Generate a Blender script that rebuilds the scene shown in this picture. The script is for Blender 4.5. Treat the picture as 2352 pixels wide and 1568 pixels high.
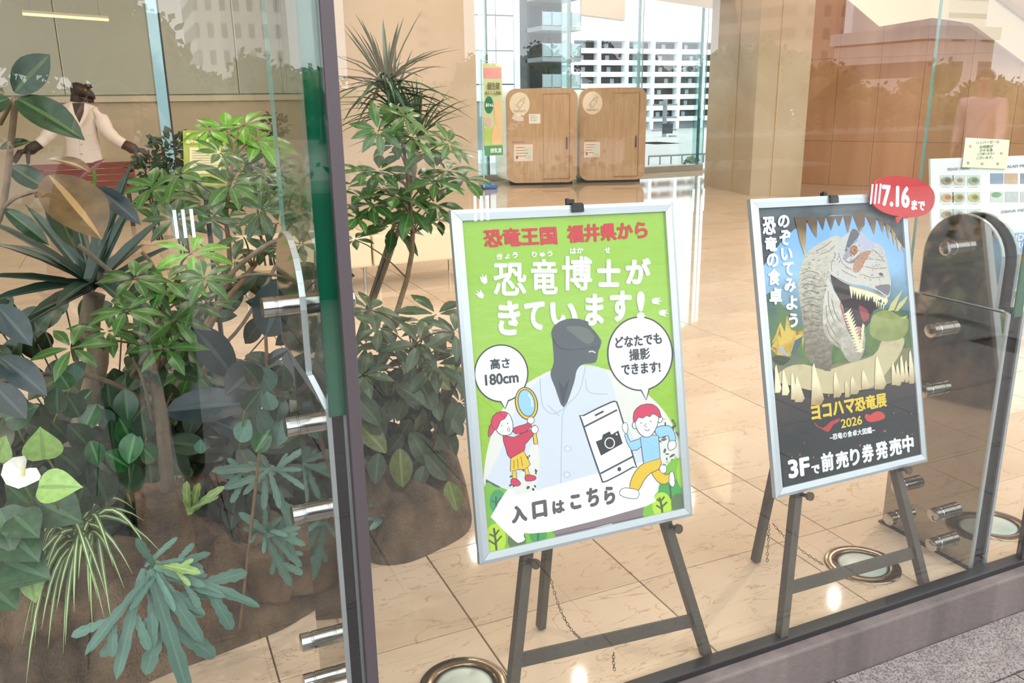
import bpy, bmesh, math, random
from mathutils import Vector, Matrix, Euler
from math import sin, cos, pi, radians as R

sc = bpy.context.scene
COL = sc.collection
for o in list(bpy.data.objects):
    bpy.data.objects.remove(o)

# ---------------------------------------------------------------- camera, sky, exposure
EYE = 1.35                                   # metres above the lobby floor
YAW, PITCH, ROLL, FOC = R(24.0819), R(15.8267), R(-0.80997), 1942.42
F_ = Vector((sin(YAW) * cos(PITCH), cos(YAW) * cos(PITCH), -sin(PITCH)))
r0 = Vector((cos(YAW), -sin(YAW), 0)); u0 = r0.cross(F_)
R_ = r0 * cos(ROLL) + u0 * sin(ROLL); U_ = u0 * cos(ROLL) - r0 * sin(ROLL)
EYEP = Vector((0, 0, EYE))
cam_data = bpy.data.cameras.new('camera'); cam = bpy.data.objects.new('camera', cam_data); COL.objects.link(cam)
cam_data.sensor_width = 36.0; cam_data.lens = 36.0 * FOC / 2352; cam_data.clip_start = 0.02; cam_data.clip_end = 600
mw = Matrix((( R_.x, U_.x, -F_.x, 0), (R_.y, U_.y, -F_.y, 0), (R_.z, U_.z, -F_.z, EYE), (0, 0, 0, 1)))
cam.matrix_world = mw
sc.camera = cam

world = bpy.data.worlds.new('overcast_sky'); sc.world = world; world.use_nodes = True
wn = world.node_tree.nodes; wl = world.node_tree.links
bg = wn['Background']; bg.inputs[1].default_value = 3.7
tc = wn.new('ShaderNodeTexCoord'); sx = wn.new('ShaderNodeSeparateXYZ'); cr = wn.new('ShaderNodeValToRGB')
wl.new(tc.outputs['Generated'], sx.inputs[0]); wl.new(sx.outputs[2], cr.inputs[0]); wl.new(cr.outputs[0], bg.inputs[0])
cr.color_ramp.elements[0].position = 0.0; cr.color_ramp.elements[0].color = (0.92, 0.93, 0.965, 1)
cr.color_ramp.elements[1].position = 0.7; cr.color_ramp.elements[1].color = (0.97, 0.98, 1.0, 1)

vs = sc.view_settings
sc.display_settings.display_device = 'sRGB'
vs.view_transform = 'Standard'; vs.look = 'None'; vs.exposure = 0.0; vs.gamma = 1.0; vs.use_curve_mapping = False
cy = sc.cycles
cy.use_denoising = True; cy.max_bounces = 7; cy.diffuse_bounces = 3; cy.glossy_bounces = 4; cy.transmission_bounces = 4
cy.transparent_max_bounces = 20; cy.sample_clamp_indirect = 6.0; cy.caustics_reflective = False; cy.caustics_refractive = False

def area(name, loc, size, power, col, rot=(0, 0, 0), sy=None):
    d = bpy.data.lights.new(name, 'AREA'); d.shape = 'RECTANGLE'; d.size = size; d.size_y = sy or size
    d.energy = power; d.color = col
    o = bpy.data.objects.new(name, d); o.location = loc; o.rotation_euler = rot; COL.objects.link(o); return o
WARM = (1.0, 0.89, 0.77)
CEIL = 5.0
for lx, ly in ((0.2, 2.6), (4.0, 2.6), (7.8, 2.6), (4.0, 7.2), (7.8, 7.2), (7.8, 10.4), (4.0, 10.4), (0.2, 6.4), (-3.6, 3.4), (-1.2, 9.6)):
    l_ = area('downlight', (lx, ly, CEIL - 0.02), 0.045, 74 if lx > 1 else 36, WARM); l_.data.shape = 'DISK'

# ---------------------------------------------------------------- helpers
def ray(px, py):
    d = F_ + R_ * ((px - 1176) / FOC) - U_ * ((py - 784) / FOC)
    return d
def atY(px, py, y): d = ray(px, py); return EYEP + d * (y / d.y)
def atZ(px, py, z=0.0): d = ray(px, py); return EYEP + d * ((z - EYE) / d.z)
def atX(px, py, x): d = ray(px, py); return EYEP + d * (x / d.x)
def lin1(v):
    v /= 255.0
    return v / 12.92 if v <= 0.04045 else ((v + 0.055) / 1.055) ** 2.4
def lin(c): return (lin1(c[0]), lin1(c[1]), lin1(c[2]), 1.0)

MATS = {}
def mat(name, rgb, rough=0.5, metal=0.0, spec=0.5, bump=None, var=None, coat=0.0, trans=0.0, emit=0.0, rand=0.0):
    """principled material; bump=(scale,strength,stretch), var=(scale,rgb2,stretch), rand = per-object value change"""
    if name in MATS: return MATS[name]
    m = bpy.data.materials.new(name); m.use_nodes = True
    nt = m.node_tree; n = nt.nodes; l = nt.links; b = n['Principled BSDF']
    b.inputs['Base Color'].default_value = lin(rgb); b.inputs['Roughness'].default_value = rough
    b.inputs['Metallic'].default_value = metal; b.inputs['Specular IOR Level'].default_value = spec
    b.inputs['Coat Weight'].default_value = coat; b.inputs['Coat Roughness'].default_value = 0.05
    if emit: b.inputs['Emission Color'].default_value = lin(rgb); b.inputs['Emission Strength'].default_value = emit
    last = None
    if var or bump:
        tcn = n.new('ShaderNodeTexCoord')
    def noise(scale, stretch):
        mp = n.new('ShaderNodeMapping'); l.new(tcn.outputs['Object'], mp.inputs[0])
        if stretch: mp.inputs['Scale'].default_value = stretch
        t = n.new('ShaderNodeTexNoise'); t.inputs['Scale'].default_value = scale; t.inputs['Detail'].default_value = 5
        l.new(mp.outputs[0], t.inputs[0]); return t
    if var:
        t = noise(var[0], var[2] if len(var) > 2 else None)
        mx = n.new('ShaderNodeMix'); mx.data_type = 'RGBA'
        rp = n.new('ShaderNodeMapRange'); rp.inputs[1].default_value = 0.35; rp.inputs[2].default_value = 0.65
        l.new(t.outputs[0], rp.inputs[0]); l.new(rp.outputs[0], mx.inputs[0])
        mx.inputs[6].default_value = lin(rgb); mx.inputs[7].default_value = lin(var[1]); last = mx.outputs[2]
        l.new(last, b.inputs['Base Color'])
    if rand:
        oi = n.new('ShaderNodeObjectInfo'); hs = n.new('ShaderNodeHueSaturation'); mr = n.new('ShaderNodeMapRange')
        mr.inputs[3].default_value = 1 - rand; mr.inputs[4].default_value = 1 + rand
        l.new(oi.outputs['Random'], mr.inputs[0]); l.new(mr.outputs[0], hs.inputs['Value'])
        if last: l.new(last, hs.inputs['Color'])
        else: hs.inputs['Color'].default_value = lin(rgb)
        l.new(hs.outputs[0], b.inputs['Base Color'])
    if bump:
        t = noise(bump[0], bump[2] if len(bump) > 2 else None)
        bp = n.new('ShaderNodeBump'); bp.inputs['Strength'].default_value = bump[1]; bp.inputs['Distance'].default_value = 0.01
        l.new(t.outputs[0], bp.inputs['Height']); l.new(bp.outputs[0], b.inputs['Normal'])
    MATS[name] = m
    return m

def glass(name, tint=(1, 1, 1), ior=1.5):
    """clear sheet: fresnel mirror over a straight-through transmission"""
    if name in MATS: return MATS[name]
    m = bpy.data.materials.new(name); m.use_nodes = True
    nt = m.node_tree; n = nt.nodes; l = nt.links; n.remove(n['Principled BSDF'])
    out = n['Material Output']; mix = n.new('ShaderNodeMixShader'); tr = n.new('ShaderNodeBsdfTransparent'); gl = n.new('ShaderNodeBsdfGlossy')
    gl.inputs['Roughness'].default_value = 0.0; tr.inputs[0].default_value = (*tint, 1)
    ge = n.new('ShaderNodeNewGeometry'); mr = n.new('ShaderNodeMapRange'); fr = n.new('ShaderNodeFresnel')
    mr.inputs[3].default_value = ior; mr.inputs[4].default_value = 1 / ior
    l.new(ge.outputs['Backfacing'], mr.inputs[0]); l.new(mr.outputs[0], fr.inputs['IOR']); l.new(fr.outputs[0], mix.inputs[0])
    l.new(tr.outputs[0], mix.inputs[1]); l.new(gl.outputs[0], mix.inputs[2]); l.new(mix.outputs[0], out.inputs[0])
    MATS[name] = m
    return m

OFF = {}
class MB:
    """collects shapes given in world metres and links them as one mesh object"""
    def __init__(s): s.bm = bmesh.new()
    def _add(s, fn):
        n0 = len(s.bm.verts); fn(); s.bm.verts.ensure_lookup_table(); return [s.bm.verts[i] for i in range(n0, len(s.bm.verts))]
    def box(s, c, size, rot=None, bev=0.0):
        r = bmesh.ops.create_cube(s.bm, size=1.0); vs_ = r['verts']
        M = Matrix.Translation(Vector(c)) @ (rot.to_4x4() if rot is not None else Matrix()) @ Matrix.Diagonal((*size, 1))
        bmesh.ops.transform(s.bm, matrix=M, verts=vs_)
        if bev:
            es = list({e for v in vs_ for e in v.link_edges})
            bmesh.ops.bevel(s.bm, geom=es, offset=bev, segments=2, affect='EDGES', profile=0.6)
        return s
    def lohi(s, a, b, bev=0.0):
        a = Vector(a); b = Vector(b); d = b - a
        return s.box((a + b) / 2, (abs(d.x), abs(d.y), abs(d.z)), None, bev)
    def bar(s, p0, p1, w, t, up=Vector((0, 0, 1)), bev=0.0):
        """square bar from p0 to p1, w across, t along up"""
        p0 = Vector(p0); p1 = Vector(p1); d = p1 - p0; z = d.normalized(); x = Vector(up).cross(z).normalized(); y = z.cross(x)
        M = Matrix((x, y, z)).transposed()
        return s.box((p0 + p1) / 2, (w, t, d.length), M, bev)
    def tube(s, pts, rad, n=8, caps=True):
        pts = [Vector(p) for p in pts]
        if not isinstance(rad, (list, tuple)): rad = [rad] * len(pts)
        rings = []; ref = None
        for i, p in enumerate(pts):
            t = (pts[min(i + 1, len(pts) - 1)] - pts[max(i - 1, 0)]).normalized()
            if ref is None: ref = t.orthogonal().normalized()
            ref = (ref - t * ref.dot(t)).normalized(); b = t.cross(ref)
            rings.append([s.bm.verts.new(p + (ref * cos(2 * pi * k / n) + b * sin(2 * pi * k / n)) * rad[i]) for k in range(n)])
        for a, b in zip(rings, rings[1:]):
            for k in range(n): s.bm.faces.new((a[k], a[(k + 1) % n], b[(k + 1) % n], b[k]))
        if caps:
            s.bm.faces.new(rings[0][::-1]); s.bm.faces.new(rings[-1])
        return s
    def loft(s, rings, caps=True, closed=True):
        rr = [[s.bm.verts.new(Vector(p)) for p in r] for r in rings]; n = len(rr[0])
        for a, b in zip(rr, rr[1:]):
            for k in range(n if closed else n - 1): s.bm.faces.new((a[k], a[(k + 1) % n], b[(k + 1) % n], b[k]))
        if caps and closed:
            s.bm.faces.new(rr[0][::-1]); s.bm.faces.new(rr[-1])
        return s
    def prism(s, pts, depth):
        """polygon of 3D points pushed along depth"""
        depth = Vector(depth); a = [s.bm.verts.new(Vector(p)) for p in pts]; b = [s.bm.verts.new(Vector(p) + depth) for p in pts]; n = len(a)
        s.bm.faces.new(a[::-1]); s.bm.faces.new(b)
        for k in range(n): s.bm.faces.new((a[k], a[(k + 1) % n], b[(k + 1) % n], b[k]))
        return s
    def poly(s, pts): s.bm.faces.new([s.bm.verts.new(Vector(p)) for p in pts]); return s
    def ico(s, c, r, sub=2, sq=(1, 1, 1)):
        q = bmesh.ops.create_icosphere(s.bm, subdivisions=sub, radius=1.0)
        bmesh.ops.transform(s.bm, matrix=Matrix.Translation(Vector(c)) @ Matrix.Diagonal((r * sq[0], r * sq[1], r * sq[2], 1)), verts=q['verts']); return s
    def build(s, name, m, parent=None, smooth=False, recalc=True):
        off = OFF.get(parent, Vector()) if parent else Vector()
        if off.length: bmesh.ops.translate(s.bm, vec=-off, verts=s.bm.verts)
        if recalc: bmesh.ops.recalc_face_normals(s.bm, faces=s.bm.faces)
        me = bpy.data.meshes.new(name); s.bm.to_mesh(me); s.bm.free()
        for mm in (m if isinstance(m, (list, tuple)) else [m]): me.materials.append(mm)
        if smooth: me.polygons.foreach_set('use_smooth', [True] * len(me.polygons))
        o = bpy.data.objects.new(name, me); COL.objects.link(o)
        if parent: o.parent = parent
        OFF[o] = off
        return o
def link(name, me, parent=None, M=None):
    o = bpy.data.objects.new(name, me); COL.objects.link(o)
    if parent: o.parent = parent
    if M is not None: o.matrix_basis = M
    return o
def tag(o, label, cat, group=None):
    o['label'] = label; o['category'] = cat
    if group: o['group'] = group
    return o
def thing(name, loc, label, cat, group=None, M=None):
    o = bpy.data.objects.new(name, None); COL.objects.link(o); o.empty_display_size = 0.1
    if M is not None: o.matrix_world = M; OFF[o] = Vector()
    else: o.location = loc; OFF[o] = Vector(loc)
    return tag(o, label, cat, group)
def struct(o): o['kind'] = 'structure'; return o
def smooth_by_angle(o, a=40):
    me = o.data
    me.polygons.foreach_set('use_smooth', [True] * len(me.polygons))
    bm = bmesh.new(); bm.from_mesh(me)
    for e in bm.edges:
        if len(e.link_faces) == 2 and e.calc_face_angle() > R(a): e.smooth = False
    bm.to_mesh(me); bm.free(); return o
def catmull(pts, n=6, closed=True):
    P = [Vector(p) for p in pts]; out = []; L = len(P)
    for i in range(L if closed else L - 1):
        a, b, c, d = (P[(i - 1) % L], P[i], P[(i + 1) % L], P[(i + 2) % L]) if closed else (P[max(i - 1, 0)], P[i], P[i + 1], P[min(i + 2, L - 1)])
        for k in range(n):
            t = k / n
            out.append(0.5 * ((2 * b) + (c - a) * t + (2 * a - 5 * b + 4 * c - d) * t * t + (3 * b - a - 3 * c + d) * t ** 3))
    if not closed: out.append(P[-1])
    return out
# ================================================================ structure
GY = 1.44                                    # street face of the glass front
PAVE = -0.13
rnd = random.Random(7)

# --- lobby floor: marble tiles laid in rows, each its own piece
m_joint = mat('tile_joint', (150, 118, 88), 0.8)
def marble(name, c1, c2):
    m = mat(name, c1, 0.035, spec=0.55, var=(2.0, c2), rand=0.05)
    n = m.node_tree.nodes; l = m.node_tree.links; b = n['Principled BSDF']
    hs = next(x for x in n if x.type == 'HUE_SAT')
    g = n.new('ShaderNodeNewGeometry'); mp = n.new('ShaderNodeMapping'); mp.inputs['Scale'].default_value = (1.3, 4.5, 1)
    l.new(g.outputs['Position'], mp.inputs[0])
    w = n.new('ShaderNodeTexNoise'); w.inputs['Scale'].default_value = 2.4; w.inputs['Detail'].default_value = 7; w.inputs['Distortion'].default_value = 1.2
    l.new(mp.outputs[0], w.inputs[0])
    s = n.new('ShaderNodeMath'); s.operation = 'SUBTRACT'; s.inputs[1].default_value = 0.5; l.new(w.outputs[0], s.inputs[0])
    a = n.new('ShaderNodeMath'); a.operation = 'ABSOLUTE'; l.new(s.outputs[0], a.inputs[0])
    r = n.new('ShaderNodeMapRange'); r.inputs[1].default_value = 0.0; r.inputs[2].default_value = 0.009; r.inputs[3].default_value = 0.75; r.inputs[4].default_value = 0.0
    l.new(a.outputs[0], r.inputs[0])
    mx = n.new('ShaderNodeMix'); mx.data_type = 'RGBA'; l.new(r.outputs[0], mx.inputs[0]); l.new(hs.outputs[0], mx.inputs[6])
    mx.inputs[7].default_value = lin((176, 140, 106)); l.new(mx.outputs[2], b.inputs['Base Color'])
    return m
m_tile = marble('cream_marble', (222, 198, 174), (214, 187, 160))
floor = struct(MB().lohi((-9, GY + 0.02, -0.2), (16, 15, -0.012)).build('floor', m_joint))
TILES = {}
def tile(x0, x1, y0, y1):
    g = 0.0022; key = (round(x1 - x0, 3), round(y1 - y0, 3))
    if key not in TILES:
        b = bmesh.new(); bmesh.ops.create_cube(b, size=1)
        bmesh.ops.scale(b, vec=(key[0] - 2 * g, key[1] - 2 * g, 0.012), verts=b.verts)
        top = [e for e in b.edges if all(v.co.z > 0 for v in e.verts)]
        bmesh.ops.bevel(b, geom=top, offset=0.0012, segments=1, affect='EDGES')
        me = bpy.data.meshes.new('tile'); b.to_mesh(me); b.free(); me.materials.append(m_tile); TILES[key] = me
    link('tile', TILES[key], floor, Matrix.Translation(((x0 + x1) / 2, (y0 + y1) / 2, -0.006)))
ROW = 0.4125; Y0 = 1.8445
ENDS = []
ycuts = [GY + 0.022, Y0] + [Y0 + ROW * k for k in range(1, 17)]
for y0, y1 in zip(ycuts, ycuts[1:]):
    half = y1 * 0.25
    xmin = -0.55 - 0.14 * y0; xmax = 1.9 + y1 * 0.72
    xs = []
    x = 1.735
    while x > xmin: xs.append(x); x -= 0.515 if y0 < 4 else 1.03
    xs.append(x); xs = xs[::-1] + [1.935]
    x = 1.935
    while x < xmax: x += 0.575 if y0 < 4 else 1.15; xs.append(x)
    for a, b in zip(xs, xs[1:]): tile(a, b, y0, y1)
    ENDS.append((xs[0], xs[-1], y0, y1))
YT = ycuts[-1]
far = MB()
x = -9
while x < 16:
    far.lohi((x + .002, YT + .002, -0.012), (x + 1.148, 15, 0.0)); x += 1.15
o = far.build('tile', m_tile, floor); o['kind'] = 'stuff'
side = MB()
for xa_, xb_, y0, y1 in ENDS:
    x = xa_ - .002
    while x > -9: side.lohi((max(x - 1.026, -9), y0 + .002, -.012), (x - .002, y1 - .002, 0)); x -= 1.03
    x = xb_ + .002
    while x < 16: side.lohi((x + .002, y0 + .002, -.012), (min(x + 1.146, 16), y1 - .002, 0)); x += 1.15
o = side.build('tile', m_tile, floor); o['kind'] = 'stuff'

# --- stone kerb, gasket and street paving
m_kerb = mat('weathered_stone', (112, 102, 98), 0.75, var=(9, (90, 81, 79), (1, 1, 0.08)), bump=(60, 0.25))
kerb = struct(MB().lohi((-6, GY - 0.045, PAVE - 0.2), (8, GY + 0.03, -0.004), 0.006).build('trim_1', m_kerb))
m_rub = mat('black_gasket', (38, 37, 38), 0.45)
gask = struct(MB().lohi((-6, GY - 0.012, -0.006), (8, GY + 0.026, 0.014), 0.003).build('trim_2', m_rub))

def granite(name, a, b_, c):
    m = mat(name, a, 0.55, rand=0.06, var=(14, b_))
    n = m.node_tree.nodes; l = m.node_tree.links; b = n['Principled BSDF']; hs = next(x for x in n if x.type == 'HUE_SAT')
    g = n.new('ShaderNodeNewGeometry'); v = n.new('ShaderNodeTexVoronoi'); v.inputs['Scale'].default_value = 260; l.new(g.outputs['Position'], v.inputs[0])
    r = n.new('ShaderNodeMapRange'); r.inputs[1].default_value = 0.45; r.inputs[2].default_value = 0.75; 
    sp = n.new('ShaderNodeSeparateColor'); l.new(v.outputs['Color'], sp.inputs[0]); l.new(sp.outputs[0], r.inputs[0])
    mx = n.new('ShaderNodeMix'); mx.data_type = 'RGBA'; l.new(r.outputs[0], mx.inputs[0]); l.new(hs.outputs[0], mx.inputs[6]); mx.inputs[7].default_value = lin(c)
    l.new(mx.outputs[2], b.inputs['Base Color']); return m
m_gran = granite('speckled_granite', (140, 132, 127), (126, 118, 115), (90, 84, 84))
m_gj = mat('paving_joint', (70, 64, 64), 0.9)
pave = struct(MB().lohi((-30, -60, PAVE - 0.3), (40, GY - 0.05, PAVE - 0.012)).build('pavement', m_gj))
SL = {}
def slab(x0, x1, y0, y1):
    g = 0.003; key = (round(x1 - x0, 3), round(y1 - y0, 3))
    if key not in SL:
        b = bmesh.new(); bmesh.ops.create_cube(b, size=1); bmesh.ops.scale(b, vec=(key[0] - 2 * g, key[1] - 2 * g, 0.012), verts=b.verts)
        me = bpy.data.meshes.new('slab'); b.to_mesh(me); b.free(); me.materials.append(m_gran); SL[key] = me
    link('slab', SL[key], pave, Matrix.Translation(((x0 + x1) / 2, (y0 + y1) / 2, PAVE - 0.006)))
yj = [GY - 0.046, 1.21, 0.61, 0.01, -0.59, -1.19, -1.79, -2.39]
for k, (b, a) in enumerate(zip(yj, yj[1:])):
    x = -2.96 + (0.45 if k % 2 else 0)
    while x < 4.4: slab(x, x + 0.9, a, b); x += 0.9
rest = MB()
for i in range(-20, 30):
    rest.lohi((i * 0.9 + .004, -60, PAVE - .012), (i * 0.9 + .896, -2.394, PAVE))
for x in (-12, 5.0): rest.lohi((x, -2.38, PAVE - .012), (x + 8.4, GY - .046, PAVE))
o = rest.build('slab', m_gran, pave); o['kind'] = 'stuff'

# --- glass front: three panes with the dark vertical joints between
m_pane = glass('front_glass', (0.965, 0.985, 0.975), 1.62)
m_bar = mat('dark_bronze_joint', (74, 66, 70), 0.5)
JX = [-1.66, 0.327, 2.3155, 4.30]
for i, (a, b) in enumerate(zip(JX, JX[1:])):
    w = struct(MB().lohi((a + 0.012, GY, 0.0), (b - 0.012, GY + 0.012, CEIL)).build('window_%d' % (i + 1), m_pane))
for i, x in enumerate(JX):
    struct(MB().lohi((x - 0.0115, GY - 0.006, 0.0), (x + 0.0115, GY + 0.018, CEIL), 0.003).build('trim_%d' % (i + 3), m_bar))
m_white = mat('frosted_white_vinyl', (205, 218, 232), 0.6)
def sticker(x0, lab, zc=1.17):
    t = thing('glass_sticker', (x0, GY - 0.001, zc), lab, 'sticker', 'white three-bar marks on the glass')
    for k in range(3):
        MB().lohi((x0 + k * 0.0125, GY - 0.0008, zc - .022), (x0 + k * 0.0125 + 0.0052, GY - 0.0002, zc + .023)).build('bar', m_white, t)
sticker(0.061, 'three short white bars stuck on the glass before the plant bed')
sticker(0.571, 'three short white bars on the glass over the green poster corner', 1.163)
sticker(1.052, 'three short white bars on the glass between the two posters', 1.15)
sticker(1.545, 'three short white bars on the glass over the red date bubble', 1.135)

# --- glass fins with polished steel splice plates and bolts
m_fin = glass('fin_glass', (0.93, 0.97, 0.95))
m_edge = mat('green_glass_edge', (6, 92, 66), 0.06, spec=0.8, var=(3, (4, 70, 52), (8, 8, 0.3)))
m_steel = mat('polished_steel', (168, 163, 155), 0.05, 1.0)
m_chrome = mat('bright_steel', (205, 205, 205), 0.12, 1.0)
m_sedge = mat('brushed_steel_edge', (190, 196, 200), 0.35, 0.7)
m_dark = mat('dark_gap_filler', (30, 32, 34), 0.35)
def fin(xc, label, hb, ha, za, ztop, bolts):
    t = thing('glass_fin', (xc, 1.65, 0), label, 'glass fin')
    MB().lohi((xc - 0.0165, 1.475, ztop - .01), (xc + 0.0165, 1.822, CEIL)).build('fin_pane', m_fin, t)
    MB().lohi((xc - 0.0165, 1.470, ztop - .01), (xc + 0.0165, 1.475, CEIL)).build('front_edge', m_edge, t)
    MB().lohi((xc - 0.0165, 1.822, ztop - .01), (xc - 0.0085, 1.826, CEIL)).build('back_edge', mat('pale_glass_edge', (150, 186, 176), 0.1, spec=0.7), t)
    for sgn in (-1, 1):
        x0 = xc + sgn * hb; dx = -sgn * min(0.011, hb * .45)
        MB().lohi((min(x0, x0 + dx), 1.480, 0.004), (max(x0, x0 + dx), 1.800, ztop)).build('base_plate', m_steel, t)
        MB().lohi((min(x0, x0 + dx), 1.474, 0.004), (max(x0, x0 + dx), 1.480, ztop)).build('plate_edge', m_sedge, t)
        MB().lohi((min(x0, x0 + dx), 1.480, ztop), (max(x0, x0 + dx), 1.800, ztop + .004)).build('plate_edge', m_sedge, t)
        x0 = xc + sgn * ha; dx = -sgn * min(0.011, ha * .4); zb0 = za; zc0 = za + .12
        ar = [(x0, 1.514, zb0), (x0, 1.514, zc0)] + [(x0, 1.639 - 0.125 * cos(pi * k / 16), zc0 + 0.125 * sin(pi * k / 16)) for k in range(1, 16)] + [(x0, 1.764, zc0), (x0, 1.764, zb0)]
        MB().prism(ar, (dx, 0, 0)).build('arched_plate', m_steel, t)
        rim = MB()
        for p, q in zip(ar[:-1], ar[1:]):
            rim.bar((p[0] + dx / 2, p[1], p[2]), (q[0] + dx / 2, q[1], q[2]), 0.003, 0.0112, Vector((1, 0, 0)))
        rim.build('arch_rim', m_sedge, t)
        # slanted shoulder that steps from the arched plate in to the base plate
        sh = [(xc + sgn * ha, 1.50, za), (xc + sgn * ha + dx, 1.50, za), (xc + sgn * hb + dx, 1.48, ztop), (xc + sgn * hb, 1.48, ztop)]
        MB().prism(sh, (0, .27, 0)).build('shoulder', m_sedge, t)
    MB().lohi((xc - hb + .008, 1.49, 0.004), (xc + hb - .008, 1.79, ztop - .016)).build('core_plate', m_dark, t)
    MB().lohi((xc - hb - .006, 1.470, 0.0), (xc + hb + .006, 1.81, 0.006)).build('base_gasket', m_rub, t)
    for y, z in bolts:
        hw = ha if z > za else hb; ln_ = .052
        prof = [(-hw - ln_, .016), (-hw - ln_ + .002, .0205), (-hw - .0285, .0205), (-hw - .0275, .0192), (-hw - .0245, .0192), (-hw - .0235, .0205), (hw + .038, .0205), (hw + .040, .017)]
        b = MB().loft([[(xc + dx_, y + r_ * cos(2 * pi * k / 24), z + r_ * sin(2 * pi * k / 24)) for k in range(24)] for dx_, r_ in prof])
        smooth_by_angle(b.build('bolt', m_chrome, t))
    return t
fin(0.303, 'green-edged glass fin beside the plant bed with stepped steel splice', 0.020, .044, .872, .806, ((1.640, .975), (1.650, .722), (1.672, .515), (1.581, .141), (1.574, .045), (1.721, .172), (1.735, .055)))
fin(2.165, 'glass fin on mirror-polished steel plates standing behind the dinosaur poster', 0.035, .035, .785, .778, ((1.654, .936), (1.669, .692), (1.672, .505), (1.581, .141), (1.574, .045), (1.721, .172), (1.735, .055)))

# --- recessed up-lights in the floor
m_ring = mat('bronze_ring', (142, 126, 104), 0.2, 1.0)
m_lens = mat('frosted_lens', (206, 210, 196), 0.25, var=(6, (172, 188, 178)))
def uplight(x, lab):
    t = thing('floor_uplight', (x, 1.632, 0), lab, 'floor light', 'recessed floor lights along the glass')
    n = 48; prof = [(0.0755, 0.0005), (0.0755, 0.004), (0.079, 0.006), (0.103, 0.006), (0.108, 0.0035), (0.109, 0.0003)]
    rg = [[(x + r * cos(2 * pi * k / n), 1.632 + r * sin(2 * pi * k / n), z) for k in range(n)] for r, z in prof]
    MB().loft(rg, caps=False).build('ring', m_ring, t, smooth=True)
    MB().loft([[(x + r * cos(2 * pi * k / n), 1.632 + r * sin(2 * pi * k / n), z) for k in range(n)] for r, z in ((0.0755, 0.0006), (0.071, 0.0025))], caps=False).build('seal', m_rub, t)
    rg = [[(x + r * cos(2 * pi * k / n), 1.632 + r * sin(2 * pi * k / n), z) for k in range(n)] for r, z in ((0.073, 0.0012), (0.06, 0.0026), (0.03, 0.0036), (0.004, 0.0040))]
    MB().loft(rg, caps=True).build('lens', m_lens, t, smooth=True)
uplight(0.590, 'round floor light in front of the green poster easel')
uplight(1.869, 'round floor light behind the dinosaur poster easel crossbar')
uplight(2.440, 'round floor light on the far side of the steel fin plate')

# --- ceiling, walls, far windows
m_wall = mat('cream_wall_stone', (198, 182, 162), 0.55, var=(1.2, (190, 174, 152)))
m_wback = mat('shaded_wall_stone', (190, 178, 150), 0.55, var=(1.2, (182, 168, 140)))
m_ceil = mat('ceiling_plaster', (226, 212, 192), 0.8)
ceil = MB().lohi((-9, GY + 0.02, CEIL), (16, 15.4, CEIL + 0.3)); ceil = struct(ceil.build('ceiling', m_ceil))
struct(MB().lohi((-9.3, GY, -0.1), (-9, 15.4, CEIL)).build('wall_left', m_wall))
bw = struct(MB().lohi((-9, 13.6, 0), (3.2, 13.9, CEIL)).build('wall_back', m_wback))
struct(MB().lohi((2.6, 12.2, 0), (4.93, 13.9, CEIL)).build('wall_stone', m_wall))
# ================================================================ easels and posters
def frame_matrix(x, y, z, yaw, tilt, rl):
    Rv = Vector((cos(yaw), sin(yaw), 0)); B = Vector((-sin(yaw), cos(yaw), 0)); U = Vector((0, 0, cos(tilt))) + B * sin(tilt)
    r = Rv * cos(rl) + U * sin(rl); u = U * cos(rl) - Rv * sin(rl); n = r.cross(u)
    return Matrix(((r.x, u.x, n.x, x), (r.y, u.y, n.y, y), (r.z, u.z, n.z, z), (0, 0, 0, 1)))
class Plane:
    """a flat sheet standing in the lobby; turns picture points into sheet coordinates"""
    def __init__(s, M): s.M = M; s.Mi = M.inverted(); s.o = M.translation; s.n = M.col[2].to_3d()
    def loc(s, px, py, d=0.0):
        v = ray(px, py); t = (s.o + s.n * d - EYEP).dot(s.n) / v.dot(s.n); return s.Mi @ (EYEP + v * t)
    def px(s, p):
        w = s.M @ Vector(p) - EYEP; z = w.dot(F_); return Vector((1176 + FOC * w.dot(R_) / z, 784 - FOC * w.dot(U_) / z))
    def up(s, px, py):
        p = s.loc(px, py); return (s.px(p + Vector((0, .02, 0))) - s.px(p)).normalized()

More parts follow.
